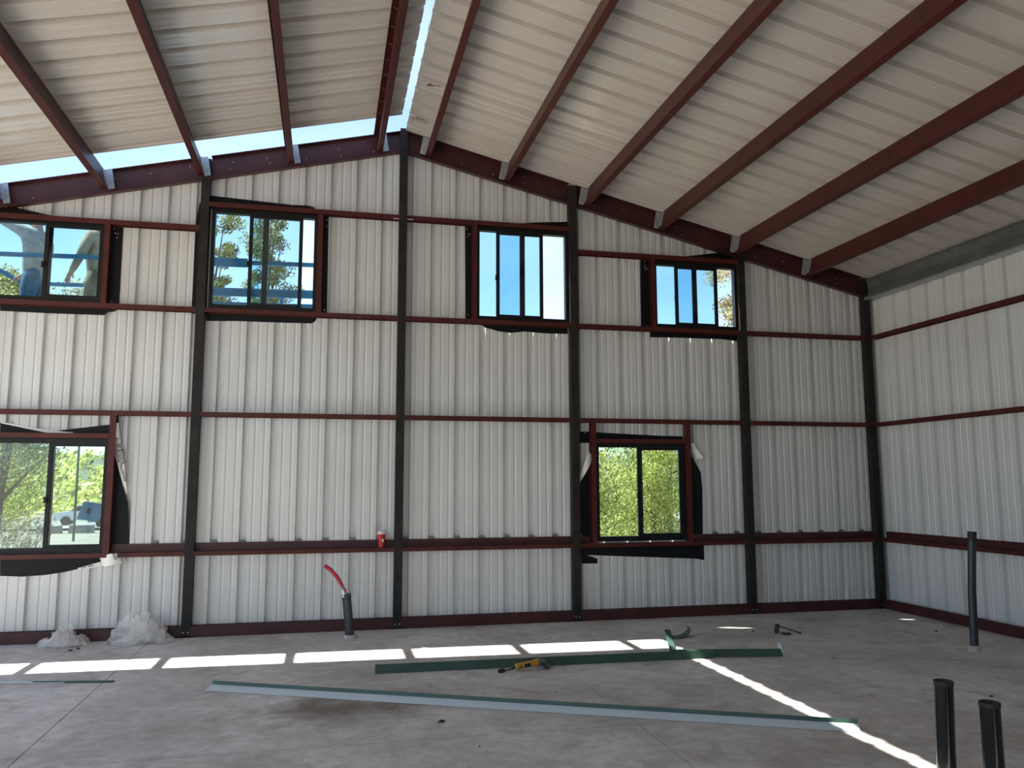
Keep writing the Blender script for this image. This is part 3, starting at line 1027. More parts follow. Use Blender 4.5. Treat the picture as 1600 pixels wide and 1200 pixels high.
# ------------------------------------------------------------------ things standing and lying on the floor
# red cup on the low ledge
t = empty('paper_cup', (-0.203, 0.048, 0.955), 'red paper cup with a white lid standing on the ledge left of the ridge column', 'cup')
c0 = (-0.203, 0.048, 0.955)
MB().lathe([(0, 0.0), (0.033, 0.0), (0.034, 0.004), (0.047, 0.165), (0.0, 0.165)], c0, 24).build('cup', M_CUP, t, smooth=True)
MB().lathe([(0.046, 0.160), (0.056, 0.163), (0.056, 0.172), (0.045, 0.178), (0.041, 0.192), (0.0, 0.192)], c0, 24).build('lid', M_WHITE, t, smooth=True)
b = MB()
for xx, zz, w, h in ((-0.190, 1.050, 0.026, 0.010), (-0.190, 1.034, 0.014, 0.024)):
    b.box(xx - w / 2, xx + w / 2, 0.0045, 0.0075, zz - h / 2, zz + h / 2)
b.build('white_mark', M_WHITE, t)

# leaning conduit stub with red hose
t = empty('conduit_stub', (-0.567, -0.461, 0), 'dark conduit stub leaning out of the floor with a red hose on top', 'pipe')
MB().tube([(-0.567, -0.461, 0.0), (-0.618, -0.461, 0.475)], 0.050, 18).build('pipe', M_PIPE, t, smooth=True)
MB().tube([(-0.614, -0.461, 0.44), (-0.620, -0.461, 0.488)], [0.052, 0.053], 18).build('frayed_rim', M_PIPE, t)
tag(MB().tube([(-0.635, -0.478, 0.462), (-0.652, -0.48, 0.500), (-0.663, -0.478, 0.535)], [0.030, 0.020, 0.010], 9).build('torn_tape', M_LINER, t), 'scrap of white tape')
MB().tube([(-0.620, -0.461, 0.47), (-0.640, -0.461, 0.53), (-0.668, -0.461, 0.585)], 0.014, 8).build('inner_pipe', M_TOOLGREY, t, smooth=True)
MB().tube([(-0.668, -0.461, 0.575), (-0.700, -0.461, 0.635), (-0.745, -0.461, 0.700), (-0.800, -0.461, 0.757), (-0.866, -0.461, 0.803)], 0.022, 12).build('red_hose', M_REDHOSE, t, smooth=True)
MB().tube([(-0.866, -0.461, 0.803), (-0.869, -0.461, 0.805)], [0.021, 0.015], 12).build('hose_mouth', M_TOOLGREY, t)
MB().tube([(-0.632, -0.470, 0.49), (-0.628, -0.470, 0.545)], 0.012, 8).build('red_collar', M_REDHOSE, t)
MB().tube([(-0.690, -0.475, 0.618), (-0.745, -0.475, 0.605), (-0.785, -0.475, 0.560), (-0.795, -0.475, 0.500), (-0.780, -0.475, 0.440), (-0.765, -0.475, 0.385)], 0.0022, 5).build('loose_wire', M_BOLT, t)
MB().lathe([(0.0, 0.0), (0.078, 0.0), (0.074, 0.034), (0.055, 0.040), (0.0, 0.040)], (-0.563, -0.461, 0), 18).build('foam_collar', M_COLLAR, t)

# tall thin standpipe by the right wall
t = empty('standpipe', (5.637, -2.715, 0), 'tall thin dark standpipe with a white foam foot by the right-hand wall', 'pipe')
MB().tube([(5.637, -2.715, 0.0), (5.655, -2.715, 0.6), (5.706, -2.715, 1.205)], 0.040, 16).build('pipe', M_PIPE, t, smooth=True)
MB().tube([(5.698, -2.715, 1.11), (5.707, -2.715, 1.208)], 0.043, 16).build('tape_band', M_BLACK, t)
MB().lathe([(0.0, 0.0), (0.062, 0.0), (0.059, 0.055), (0.043, 0.062), (0.0, 0.062)], (5.637, -2.715, 0), 16).build('foam_collar', M_COLLAR, t)

# two short black drain pipes in the foreground
for (bx, by), (tx, tz), lab in (((2.800, -5.600), (2.818, 0.516), 'shiny black drain pipe stub standing by the sun stripe, left and taller of the two'),
                                ((2.853, -5.914), (2.851, 0.468), 'shiny black drain pipe stub at the front corner, right and nearer of the two')):
    t = empty('drain_pipe', (bx, by, 0), lab, 'pipe', 'black drain pipe stubs')
    MB().tube([(bx, by, 0.0), (bx + (tx - bx) * 0.5, by, tz * 0.5), (tx, by, tz - 0.025)], 0.054, 28).build('pipe', M_ABS, t, smooth=True)
    MB().lathe([(0.0, 0.004), (0.046, 0.006), (0.051, 0.014), (0.054, 0.026), (0.0565, 0.026), (0.057, 0.008), (0.0555, 0.0), (0.0, 0.0)], (tx, by, tz - 0.024), 28).build('test_cap', M_BLACK, t, smooth=True)

# folded metal trims on the floor


def tent_trim(name, a, c, w, h, back, m_face, m_back, label, group, rise=0.0):
    a, c = Vector((*a, 0)), Vector((*c, 0))
    d = (c - a).normalized()
    n = Vector((-d.y, d.x, 0))
    if n.y < 0:
        n = -n
    t = empty(name, tuple((a + c) / 2), label, 'trim', group)
    z = Vector((0, 0, 1))
    th = 0.003
    p0, p1 = a + z * 0.003, a + n * w + z * h
    q = [p0, p1, p1 - z * th * 2, p0 + n * th * 2]
    MB().sweep(q, a, c).build('face', m_face, t)
    p2, p3 = p1 + n * 0.012, p1 + n * back - z * (h - 0.004)
    q = [p1 - z * th, p1 + z * 0.003 + n * 0.004, p2 + z * 0.003, p2 + n * (back * 0.45) - z * h * 0.25, p3, p3 - n * th, p2 + n * (back * 0.45) - z * (h * 0.25 + 0.006), p2 - z * th]
    MB().sweep(q, a, c).build('flange', m_back, t)
    if rise:
        q = [p1 + n * 0.002 - z * 0.012, p1 + n * 0.010 + z * rise, p1 + n * 0.014 + z * rise, p1 + n * 0.007 - z * 0.012]
        MB().sweep(q, a, c).build('back_leg', m_back, t)
    return t


tent_trim('metal_trim', (-1.822, -2.565), (2.772, -4.835), 0.105, 0.030, 0.05, M_PALE, M_GREEN, 'long metal trim with a pale face and green flange lying nearest on the floor', 'metal trims on the floor', rise=0.028)
tent_trim('metal_trim', (-0.395, -2.285), (2.92, -2.385), 0.020, 0.075, 0.07, M_GREEN, M_GREEN, 'long dark green metal trim lying behind the yellow tool', 'metal trims on the floor')
t3 = tent_trim('metal_trim', (2.50, -2.265), (3.60, -2.485), 0.020, 0.070, 0.06, M_GREEN, M_GREEN, 'shorter green metal trim with a pale upturned end, right of the sun stripe', 'metal trims on the floor')
tag(MB().obox((3.60, -2.44, 0.065), (0.004, 0.0, 0), (0.004, 0.035, 0), (-0.006, 0, 0.062)).build('tab_or_lit_end', M_PALE, t3), 'pale upturned end tab')
# thin flat strip on the left
t = empty('flat_strip', (-3.4, -1.93, 0), 'thin pale metal strip with a dark end lying at the left edge of the floor', 'strip')
MB().bar((-4.70, -1.66, 0.006), (-3.05, -1.975, 0.006), 0.05, 0.006).build('strip', M_PALE, t)
MB().bar((-3.32, -1.930, 0.008), (-2.64, -2.060, 0.008), 0.032, 0.012).build('dark_end', M_GREEN, t)
# short green offcut and the curl of trim beside it
t = empty('trim_offcut', (2.72, -1.75, 0), 'short green trim offcut propped up where the two sun stripes meet', 'trim')
b = MB()
pa, pb = Vector((2.645, -1.985, 0.004)), Vector((2.83, -1.42, 0.115))
d = (pb - pa)
s = Vector((0.030, -0.006, 0.0))
b.obox((pa + pb) / 2, d / 2, s, d.cross(s).normalized() * 0.002)
b.build('face', M_GREEN, t)
b = MB()
b.obox((pa + pb) / 2 + s + Vector((0.004, 0, -0.02)), d / 2, Vector((0.003, 0, 0.0)), Vector((0, 0, 0.02)))
b.build('flange', M_GREEN, t)
MB().obox(pa + Vector((0.0, -0.01, 0.0)), (0.016, 0, 0), (0, 0.010, 0.0), (0, 0, 0.003)).build('tab_or_lit_end', M_PALE, t)  # pale piece painted in for the sunlit foot of the offcut
prof = []
for q in range(15):
    an = -0.3 + q / 14 * 3.5
    prof.append((2.98 + 0.10 * math.cos(an - 2.2) + 0.010 * q, -1.33 + 0.01 * q, 0.062 + 0.055 * math.sin(an - 2.2)))
b = MB()
for i in range(14):
    p, q = Vector(prof[i]), Vector(prof[i + 1])
    w = Vector((0.02, 0.085, 0.0))
    n_ = (q - p).cross(w).normalized() * 0.002
    b.add([p - w, q - w, q + w, p + w, p - w + n_, q - w + n_, q + w + n_, p + w + n_], [(0, 1, 2, 3), (7, 6, 5, 4), (0, 3, 7, 4), (1, 5, 6, 2), (0, 4, 5, 1), (3, 2, 6, 7)])
tag(b.build('trim_curl', M_GREEN, loc=(2.98, -1.33, 0)), 'curled green scrap of trim lying just right of the propped offcut', 'trim')

# yellow angle grinder lying on the floor
gx, gy = 0.985, -2.455
t = empty('angle_grinder', (gx, gy, 0), 'yellow corded power tool with a grey metal head lying against the green trim', 'tool')
ax = Vector((0.98, 0.10, 0.12)).normalized()


def gp(s, up=0.0):
    p = Vector((gx, gy, 0.050)) + ax * s
    return p + Vector((0, 0, up))


MB().tube([gp(-0.115), gp(-0.105), gp(-0.05), gp(0.0), gp(0.06), gp(0.095), gp(0.105)], [0.020, 0.030, 0.029, 0.027, 0.031, 0.036, 0.034], 14).build('body', M_YELLOW, t, smooth=True)
b = MB()
b.bar(gp(-0.03, 0.0) + Vector((0, -0.027, 0)), gp(0.03, 0.0) + Vector((0, -0.029, 0)), 0.006, 0.032)
b.bar(gp(-0.075, 0.0) + Vector((0, -0.028, 0)), gp(-0.060, 0.0) + Vector((0, -0.028, 0)), 0.006, 0.018)
tag(b.build('label_plate', M_BLACK, t), 'black side plate')
MB().lathe([(0.0, 0.0), (0.008, 0.0), (0.008, 0.008), (0.0, 0.009)], gp(0.05, 0.028), 8).build('switch', M_BLACK, t)
MB().tube([gp(0.100), gp(0.125, 0.004), gp(0.165, -0.004), gp(0.185, -0.012)], [0.034, 0.033, 0.028, 0.014], 12).build('gear_head', M_TOOLGREY, t, smooth=True)
MB().lathe([(0.0, -0.006), (0.050, -0.006), (0.060, 0.0), (0.060, 0.012), (0.052, 0.016), (0.0, 0.018)], gp(0.175, -0.040), 20, (0.25, -0.25, 0.93)).build('guard', M_TOOLGREY, t, smooth=True)
MB().tube([gp(0.14, -0.01), gp(0.15, -0.02) + Vector((0.0, -0.05, 0)), gp(0.155, -0.035) + Vector((0.01, -0.10, 0))], [0.011, 0.014, 0.010], 9).build('side_handle', M_BLACK, t, smooth=True)
MB().tube([gp(-0.112), gp(-0.15, -0.012), Vector((gx - 0.20, gy - 0.02, 0.014)), Vector((gx - 0.235, gy - 0.04, 0.010))], [0.011, 0.008, 0.006, 0.006], 8).build('cord', M_BLACK, t, smooth=True)
MB().tube([Vector((gx - 0.225, gy - 0.035, 0.017)), Vector((gx - 0.265, gy - 0.055, 0.018)), Vector((gx - 0.285, gy - 0.062, 0.017))], [0.016, 0.019, 0.012], 9).build('plug', M_BLACK, t, smooth=True)

# crumpled heaps of clear plastic film


def film_heap(cx, cy, rx, ry, h, seed, label):
    rr = random.Random(seed)
    t = empty('plastic_film', (cx, cy, 0), label, 'plastic')
    for layer in range(3):
        nx, ny = 44, 24
        sx, sy, sh = 1 - layer * 0.18, 1 - layer * 0.2, 1 - layer * 0.25
        ox, oy = rr.uniform(-.08, .08) * layer, rr.uniform(-.03, .05) * layer
        vs, fs = [], []
        for j in range(ny + 1):
            for i in range(nx + 1):
                u, v = i / nx * 2 - 1, j / ny * 2 - 1
                edge = max(0.0, 1 - (abs(u) ** 2.2 + abs(v) ** 2.2) ** 0.5)
                w = noise.noise((u * 3.2 + seed, v * 2.8, layer * 3.0))
                w2 = noise.noise((u * 8 + seed, v * 7, 5 + layer))
                z = h * sh * min(1.0, edge * 1.5) * (0.62 + 0.75 * w + 0.30 * abs(w2))
                z = max(0.004 + 0.006 * layer, z + 0.004 * layer)
                vs.append((cx + ox + rx * sx * u + 0.05 * w2, min(-0.016, cy + oy + ry * sy * v + 0.06 * w), z))
        for j in range(ny):
            for i in range(nx):
                u, v = (i + .5) / nx * 2 - 1, (j + .5) / ny * 2 - 1
                if u * u + v * v > 0.96 + 0.25 * noise.noise((u * 4 + seed, v * 4, 9)):
                    continue
                a = j * (nx + 1) + i
                fs.append((a, a + 1, a + nx + 2, a + nx + 1))
        MB().add(vs, fs).build('film_layer', M_FILM, t, smooth=True)


film_heap(-3.58, -0.19, 0.26, 0.16, 0.20, 3.0, 'smaller crumpled heap of clear plastic film at the foot of the wall, further left')
film_heap(-2.82, -0.20, 0.36, 0.16, 0.30, 11.0, 'larger crumpled heap of clear plastic film left of the first column')

# small scraps
t = empty('metal_clip', (4.295, -1.361, 0), 'small dark bent metal scrap lying near the right end of the back wall', 'scrap')
b = MB()
b.bar((4.20, -1.36, 0.008), (4.235, -1.33, 0.105), 0.05, 0.006)
b.bar((4.24, -1.34, 0.085), (4.47, -1.44, 0.010), 0.035, 0.010)
b.bar((4.24, -1.40, 0.010), (4.33, -1.44, 0.010), 0.05, 0.016)
b.build('bent_plate', M_WOOD, t)
SCRAPS = [
    ((-3.423, -0.492), 'black crumb of scrap just right of the smaller plastic heap, the left one', M_BLACK, 0.05),
    ((-3.371, -0.420), 'black crumb of scrap just right of the smaller plastic heap, the right one', M_BLACK, 0.05),
    ((1.577, -1.135), 'small white foam scrap beside the sun stripe, behind the tool', M_WHITE, 0.035),
    ((-1.557, -2.101), 'tiny white scrap on the bare floor above the left end of the pale trim', M_WHITE, 0.02),
    ((-1.228, -0.416), 'thin white scrap near the wall, left of the leaning conduit stub', M_WHITE, 0.03),
    ((-2.325, -3.800), 'white pebble-like scrap lying alone in the left front part of the floor', M_WHITE, 0.022),
    ((-0.016, -3.924), 'dark sliver of scrap in front of the long pale trim', M_WOOD, 0.06),
    ((4.015, -1.168), 'small dark clod near the bent metal scrap', M_WOOD, 0.04),
    ((6.070, -1.668), 'small dark clod near the corner of the right-hand wall', M_WOOD, 0.05),
    ((4.393, -4.248), 'small dark clod on the floor behind the black drain pipes', M_WOOD, 0.04),
    ((2.35, -1.05), 'white chip beside the sun stripe, left of the propped offcut', M_WHITE, 0.025),
    ((4.05, -2.66), 'dark chip in front of the shorter green trim', M_WOOD, 0.03),
    ((0.15, -4.52), 'dark chip on the floor nearest the viewer, right of the joint crossing', M_WOOD, 0.02),
    ((1.02, -3.30), 'dark chip between the yellow tool and the long pale trim', M_WOOD, 0.02),
]
for i, ((x, y), lab, m, s) in enumerate(SCRAPS):
    rr = random.Random(i)
    bm = bmesh.new()
    bmesh.ops.create_icosphere(bm, subdivisions=1, radius=1.0)
    b = MB()
    bm.verts.index_update()
    b.v = [(x + v.co.x * s * 0.55 * rr.uniform(.6, 1.2), y + v.co.y * s * 0.3 * rr.uniform(.6, 1.2), max(0.0, s * 0.16 + v.co.z * s * 0.2 * rr.uniform(.7, 1.2))) for v in bm.verts]
    b.f = [tuple(v.index for v in f.verts) for f in bm.faces]
    bm.free()
    tag(b.build('scrap', m, loc=(x, y, 0)), lab, 'scrap', 'scraps on the concrete floor')

# ------------------------------------------------------------------ outdoors


def terrain(x, y):
    """height of the ground round the building"""
    if y < 1.0:
        z = -0.16
    elif y < 75:
        z = -0.16 - 1.5 * ((y - 1.0) / 74.0) ** 0.9
    elif y < 110:
        z = -1.66
    else:
        z = -1.66 + 13.0 * min(1.0, (y - 110) / 170.0)
    return z + 0.10 * noise.noise((x * 0.15, y * 0.15, 0)) * min(1.0, max(0.0, (abs(y) - 1.0) * 0.4))


def grid(xs, ys, f):
    b = MB()
    n = len(xs)
    for y in ys:
        for x in xs:
            b.v.append((x, y, f(x, y)))
    for j in range(len(ys) - 1):
        for i in range(n - 1):
            a = j * n + i
            b.f.append((a, a + 1, a + n + 1, a + n))
    return b


ys = [-60, -40, -25, -16, -14.1]
o = grid([-160 + 8 * i for i in range(41)], ys, terrain).build('ground_front', M_GROUND)
tag(o, kind='structure')
o = grid([-160 + 4 * i for i in range(81)], [0.18, 1, 2, 3, 4, 6, 8, 10, 13, 16, 20, 25, 30, 36, 44, 52, 60, 68, 76, 84, 92, 100, 110], terrain).build('ground_back', M_FIELD, smooth=True)
tag(o, kind='structure')
o = grid([-160, -100, -60, -40, -25, -15, -10, -6.85], [-14.1, -10, -6, -2, 0.18], terrain).build('ground_left', M_GROUND)
tag(o, kind='structure')
o = grid([6.87, 10, 15, 25, 40, 60, 100, 160], [-14.1, -10, -6, -2, 0.18], terrain).build('ground_right', M_GROUND)
tag(o, kind='structure')
o = grid([-160 + 8 * i for i in range(41)], [110 + 10 * i for i in range(30)], terrain).build('hill', M_HILL, smooth=True)
tag(o, kind='structure')
o = grid([-80 + 5 * i for i in range(33)], [46, 50, 54, 58, 62], lambda x, y: terrain(x, y) + 0.14).build('road', M_ROAD, smooth=True)
tag(o, kind='structure')


def leaf_cloud(b, c, r, n, size, rr, flat=0.75):
    c = Vector(c)
    for _ in range(n):
        d = Vector((rr.gauss(0, 1), rr.gauss(0, 1), rr.gauss(0, 1))).normalized() * (rr.random() ** 0.45)
        p = c + Vector((d.x * r[0], d.y * r[1], d.z * r[2]))
        n_ = Vector((rr.gauss(0, 1), rr.gauss(0, 1), rr.gauss(0, 1) + 0.3)).normalized()
        s = n_.orthogonal().normalized() * size * rr.uniform(0.5, 1.15)
        t = n_.cross(s) * flat
        b.add([p - s, p + t * 0.6, p + s, p - t * 0.6], [(0, 1, 2, 3)])


def tree(name, x, y, h, rad, n, size, m, label, seed, trunk=0.12, lean=0.0, first=0.25, blobs=9, cat='tree', group='trees behind the building'):
    rr = random.Random(seed)
    z = terrain(x, y)
    t = empty(name, (x, y, z), label, cat, group)
    top = Vector((x + lean * h, y, z + h * 0.86))
    b = MB()
    pts = [Vector((x, y, z - 0.1)), Vector((x + lean * h * 0.3 + rr.uniform(-.05, .05), y, z + h * 0.3)), Vector((x + lean * h * 0.6 + rr.uniform(-.1, .1), y, z + h * 0.6)), top]
    b.tube(pts, [trunk, trunk * 0.75, trunk * 0.5, trunk * 0.15], 8)
    b.build('trunk', M_BARK, t, smooth=True)
    lv, br = MB(), MB()
    for k in range(blobs):
        f = first + (1 - first) * (k + 0.5) / blobs
        base = Vector((x, y, z)).lerp(top, min(1.0, f))
        base.z = z + h * f * 0.97
        an = k * 2.4 + rr.uniform(-.5, .5)
        w = rad * (1 - 0.55 * max(0, f - 0.35))
        off = Vector((math.cos(an), math.sin(an), 0)) * w * rr.uniform(0.35, 0.75)
        c = base + off
        a0 = Vector((x, y, z)).lerp(top, max(0.05, f - 0.12))
        br.tube([a0, (a0 + c) / 2 + Vector((0, 0, 0.05 * h * 0.1)), c], [trunk * 0.32, trunk * 0.2, trunk * 0.06], 5)
        rb = w * rr.uniform(0.45, 0.75)
        for q in range(4):
            cc = c + Vector((rr.gauss(0, .45) * rb, rr.gauss(0, .45) * rb, rr.gauss(0, .4) * rb))
            leaf_cloud(lv, cc, (rb * 0.62, rb * 0.62, rb * 0.48), n // (blobs * 4), size, rr)
    br.build('branches', M_BARK, t, smooth=True)
    tag(lv.build('leaves', m, t), kind='stuff')
    return t


# trees and shrubs seen through the windows
tree('leafy_tree', -7.35, 8.2, 6.6, 1.75, 20000, 0.042, M_LEAF_OLIVE, 'olive-green tree with a leaning reddish trunk outside the lower left window', 1, trunk=0.15, lean=0.07, first=0.40, blobs=10)
tree('leafy_tree', -10.4, 16.5, 7.0, 2.3, 16000, 0.060, M_LEAF_GREEN, 'bright green tree behind the leaning trunk outside the lower left window', 2, trunk=0.14, first=0.16, blobs=11)
tree('tall_tree', -3.22, 7.0, 8.2, 0.60, 18000, 0.040, M_LEAF_OLIVE, 'slim tall tree at the left side of the tree-filled upper window', 3, trunk=0.09, first=0.30, blobs=24)
tree('tall_tree', -2.25, 8.6, 8.8, 0.80, 24000, 0.040, M_LEAF_OLIVE, 'wider tall tree in the middle of the tree-filled upper window', 4, trunk=0.10, first=0.30, blobs=26)
tree('tall_tree', -0.75, 8.4, 6.6, 0.70, 15000, 0.040, M_LEAF_OLIVE, 'lower bushy tree top at the right side of the tree-filled upper window', 5, trunk=0.08, first=0.30, blobs=20)
tree('pine_tree', 10.0, 9.6, 8.3, 1.35, 13000, 0.045, M_LEAF_PINE, 'open pine with bare twigs at the right side of the small upper window', 6, trunk=0.13, first=0.42, blobs=12)
tree('bushy_tree', 4.15, 6.2, 3.9, 1.25, 24000, 0.040, M_LEAF_GREEN, 'bright green bushy tree filling the left pane of the lower right window', 7, trunk=0.09, first=0.08, blobs=12)
tree('bushy_tree', 6.4, 7.4, 4.6, 1.45, 27000, 0.042, M_LEAF_GREEN, 'yellow-green bushy tree filling the right pane of the lower right window', 8, trunk=0.10, first=0.06, blobs=12)
tree('bushy_tree', 5.4, 12.5, 5.0, 2.6, 12000, 0.085, M_LEAF_OLIVE, 'darker tree behind the two bushy trees outside the lower right window', 9, trunk=0.12, first=0.08, blobs=12)
for i, (x, y, h, r) in enumerate(((-15, 24, 6, 2.6), (-20, 33, 7, 3.2), (3.0, 20, 4.6, 2.2), (-1.5, 25, 5.0, 2.3), (11, 17, 6, 3.0), (16, 22, 7, 3.4))):
    lab = ['rounded tree far out to the left of the building', 'rounded tree furthest out to the left of the building', 'rounded tree behind the ridge column, hidden by the wall',
           'rounded tree behind the scissor lift', 'rounded tree out to the right, behind the pine', 'rounded tree furthest out to the right'][i]
    tree('round_tree', x, y, h, r, 4000, 0.14, M_LEAF_OLIVE, lab, 20 + i, trunk=0.14, first=0.12, blobs=10)
# dry brush and straw grass below the lower left window
rr = random.Random(5)
for i, (x, y, w, h, lab) in enumerate(((-6.1, 5.6, 0.60, 1.30, 'grey leafless brush low in the lower left window, in front of the leaning trunk'), (-7.35, 5.2, 0.50, 1.15, 'smaller grey brush left of the leaning trunk'), (-8.9, 7.0, 0.8, 1.4, 'grey brush at the far left behind the lower left window'))):
    z = terrain(x, y)
    t = empty('dry_brush', (x, y, z), lab, 'shrub', 'dry brush outside')
    tw, lf = MB(), MB()
    for k in range(85):
        an, sp = rr.uniform(0, 2 * PI), rr.uniform(0.2, 1.0)
        e = Vector((x + math.cos(an) * w * sp, y + math.sin(an) * w * sp, z + h * rr.uniform(0.55, 1.05)))
        m_ = Vector((x, y, z)).lerp(e, 0.5) + Vector((rr.uniform(-.05, .05), rr.uniform(-.05, .05), 0.05))
        tw.tube([(x + math.cos(an) * 0.05, y + math.sin(an) * 0.05, z - 0.02), m_, e], [0.008, 0.006, 0.002], 4)
        leaf_cloud(lf, e, (0.17, 0.17, 0.17), 34, 0.034, rr, 0.4)
    tw.build('twigs', M_BRUSH, t)
    tag(lf.build('leaves', M_BRUSH, t), kind='stuff')
gb = MB()
for _ in range(2600):
    x, y = rr.uniform(-9, 1), rr.uniform(2.2, 16)
    z = terrain(x, y)
    h = rr.uniform(0.12, 0.40)
    a = rr.uniform(0, 2 * PI)
    dx, dy = math.cos(a) * 0.012, math.sin(a) * 0.012
    lx, ly = rr.gauss(0, .09), rr.gauss(0, .09)
    gb.add([(x - dx, y - dy, z), (x + dx, y + dy, z), (x + lx, y + ly, z + h)], [(0, 1, 2)])
o = gb.build('straw_grass', M_STRAW)
tag(o, 'straw-coloured dry grass outside the lower left window', 'grass', kind='stuff')
# scrub clothing the far hillside
hb = MB()
for _ in range(900):
    y = 80 + 190 * rr.random() ** 1.3
    x = rr.uniform(-0.62, 0.60) * (y + 25)
    z = terrain(x, y)
    s = rr.uniform(1.3, 2.6)
    leaf_cloud(hb, (x, y, z + s * 0.6), (s, s, s * 0.8), 34, s * 0.36, rr)
o = hb.build('hillside_scrub', M_LEAF_GREEN)
tag(o, 'green scrub covering the far hillside', 'scrub', kind='stuff')
# utility pole
t = empty('utility_pole', (-11.75, 30.0, terrain(-11.75, 30)), 'thin dark utility pole beyond the right pane of the lower left window', 'pole')
pz = terrain(-11.75, 30)
MB().tube([(-11.75, 30, pz - 0.2), (-11.75, 30, pz + 7.2)], [0.055, 0.045], 8).build('post', M_POLE, t, smooth=True)
MB().box(-12.15, -11.35, 29.97, 30.03, pz + 6.7, pz + 6.8).build('crossarm', M_POLE, t)


def car(x, y, yaw, paint, label):
    z = terrain(x, y) + (0.14 if 46 < y < 62 else 0)
    t = empty('car', (x, y, z), label, 'car', 'parked cars')
    R_ = Matrix.Rotation(yaw, 4, 'Z')

    def put(b):
        b.v = [tuple(Vector((x, y, z)) + R_ @ Vector(p)) for p in b.v]
        return b
    prof = [(-2.15, 0.35), (-2.2, 0.75), (-1.9, 0.92), (-1.2, 1.0), (-0.6, 1.42), (0.75, 1.45), (1.45, 1.0), (2.1, 0.88), (2.25, 0.6), (2.2, 0.32)]
    put(MB().sweep([(px, -0.86, pz) for px, pz in prof], (0, 0, 0), (0, 1.72, 0))).build('body', paint, t)
    gl = [(-1.05, 1.02), (-0.55, 1.36), (0.70, 1.38), (1.25, 1.02)]
    put(MB().sweep([(px, -0.88, pz) for px, pz in gl], (0, 0, 0), (0, 1.76, 0))).build('side_windows', M_CARGLASS, t)
    ws = [(1.40, -0.72, 1.04), (0.82, -0.66, 1.43), (0.82, 0.66, 1.43), (1.40, 0.72, 1.04)]
    put(MB().sweep(ws, (0, 0, 0), (0.03, 0, 0.02))).build('windscreen', M_CARGLASS, t)
    for wx in (-1.35, 1.40):
        for wy in (-0.84, 0.84):
            put(MB().lathe([(0, -0.1), (0.30, -0.1), (0.33, -0.06), (0.33, 0.06), (0.30, 0.1), (0, 0.1)], (wx, wy, 0.33), 14, (0, 1, 0))).build('wheel', M_TIRE, t)


car(-17.6, 55.0, 0.10, M_CARW, 'white car parked on the pale road, further back of the two')
car(-14.2, 50.5, 0.15, M_CARS, 'silver car parked nearer than the white one')
for i, x in enumerate((-16.3, -14.6, -12.9, -11.2)):
    z = terrain(x, 42.0)
    b = MB().sweep([(x - .65, 41.7, z), (x - .6, 41.75, z + .45), (x + .6, 41.75, z + .45), (x + .65, 41.7, z)], (0, 0, 0), (0, 0.5, 0))
    lab = ['first from the left', 'second from the left', 'third from the left', 'fourth from the left'][i]
    tag(b.build('concrete_barrier', M_BARRIER, loc=(x, 42, z)), 'pale concrete block in front of the parked cars, ' + lab, 'block', 'pale blocks along the road')

# ------------------------------------------------------------------ scissor lift close behind the gable
LA = math.radians(-4.4)
LC = Vector((-2.9, 1.62, 0))
gz = terrain(-2.9, 1.6)
RL = Matrix.Rotation(LA, 4, 'Z')
lift = empty('scissor_lift', (LC.x, LC.y, gz), 'blue scissor lift with raised guard rails outside the upper left windows', 'lift')


def L(p):
    q = RL @ Vector((p[0], p[1], 0))
    return Vector((LC.x + q.x, LC.y + q.y, p[2]))


def lpart(b, name, m=None):
    b.v = [tuple(L(p)) for p in b.v]
    return b.build(name, m or M_LIFT, lift)


DK = 3.43
lpart(MB().box(-2.35, 2.25, -0.76, 0.76, DK - 0.12, DK), 'platform_deck', M_DECK)
for yv in (-0.78, 0.78):
    lpart(MB().bar((-2.35, yv, 4.575), (2.25, yv, 4.575), 0.045, 0.050), 'top_rail')
    lpart(MB().bar((-2.35, yv, 4.02), (2.25, yv, 4.02), 0.045, 0.050), 'mid_rail')
    lpart(MB().box(-2.35, 2.25, yv - 0.012, yv + 0.012, DK, DK + 0.15), 'toe_board')
    for xv in (-2.33, -0.56, 1.26, 2.22):
        lpart(MB().bar((xv, yv, DK), (xv, yv, 4.575), 0.05, 0.05), 'rail_post')
lpart(MB().bar((0.35, -0.805, 4.565), (1.03, -0.805, 4.565), 0.02, 0.115), 'rail_sleeve')
lpart(MB().bar((0.35, -0.805, 4.165), (2.2, -0.805, 4.165), 0.03, 0.090), 'lower_sleeve')
for xv in (-2.33, 2.23):
    for zv in (4.575, 4.02):
        lpart(MB().bar((xv, -0.78, zv), (xv, 0.78, zv), 0.045, 0.05), 'end_rail')
z = 0.92
for k in range(4):
    dz = (DK - 0.14 - 0.92) / 4
    for yv in (-0.52, 0.52):
        for sgn in (-1, 1):
            yo = yv + 0.045 * sgn
            a = (-0.50 if sgn > 0 else 1.30, yo, z + 0.04)
            c = (1.30 if sgn > 0 else -0.50, yo, z + dz - 0.02)
            lpart(MB().bar(a, c, 0.06, 0.16, (0, 0, 1)), 'scissor_arm')
    lpart(MB().tube([(-0.50, -0.66, z + dz - 0.01), (-0.50, 0.66, z + dz - 0.01)], 0.035, 10), 'hinge_pin', M_TIRE)
    lpart(MB().tube([(1.30, -0.66, z + dz - 0.01), (1.30, 0.66, z + dz - 0.01)], 0.035, 10), 'hinge_pin', M_TIRE)
    z += dz
lpart(MB().box(-1.7, 1.7, -0.70, 0.70, gz + 0.32, gz + 0.62).box(-1.5, 1.5, -0.5, 0.5, gz + 0.62, gz + 0.86), 'chassis')
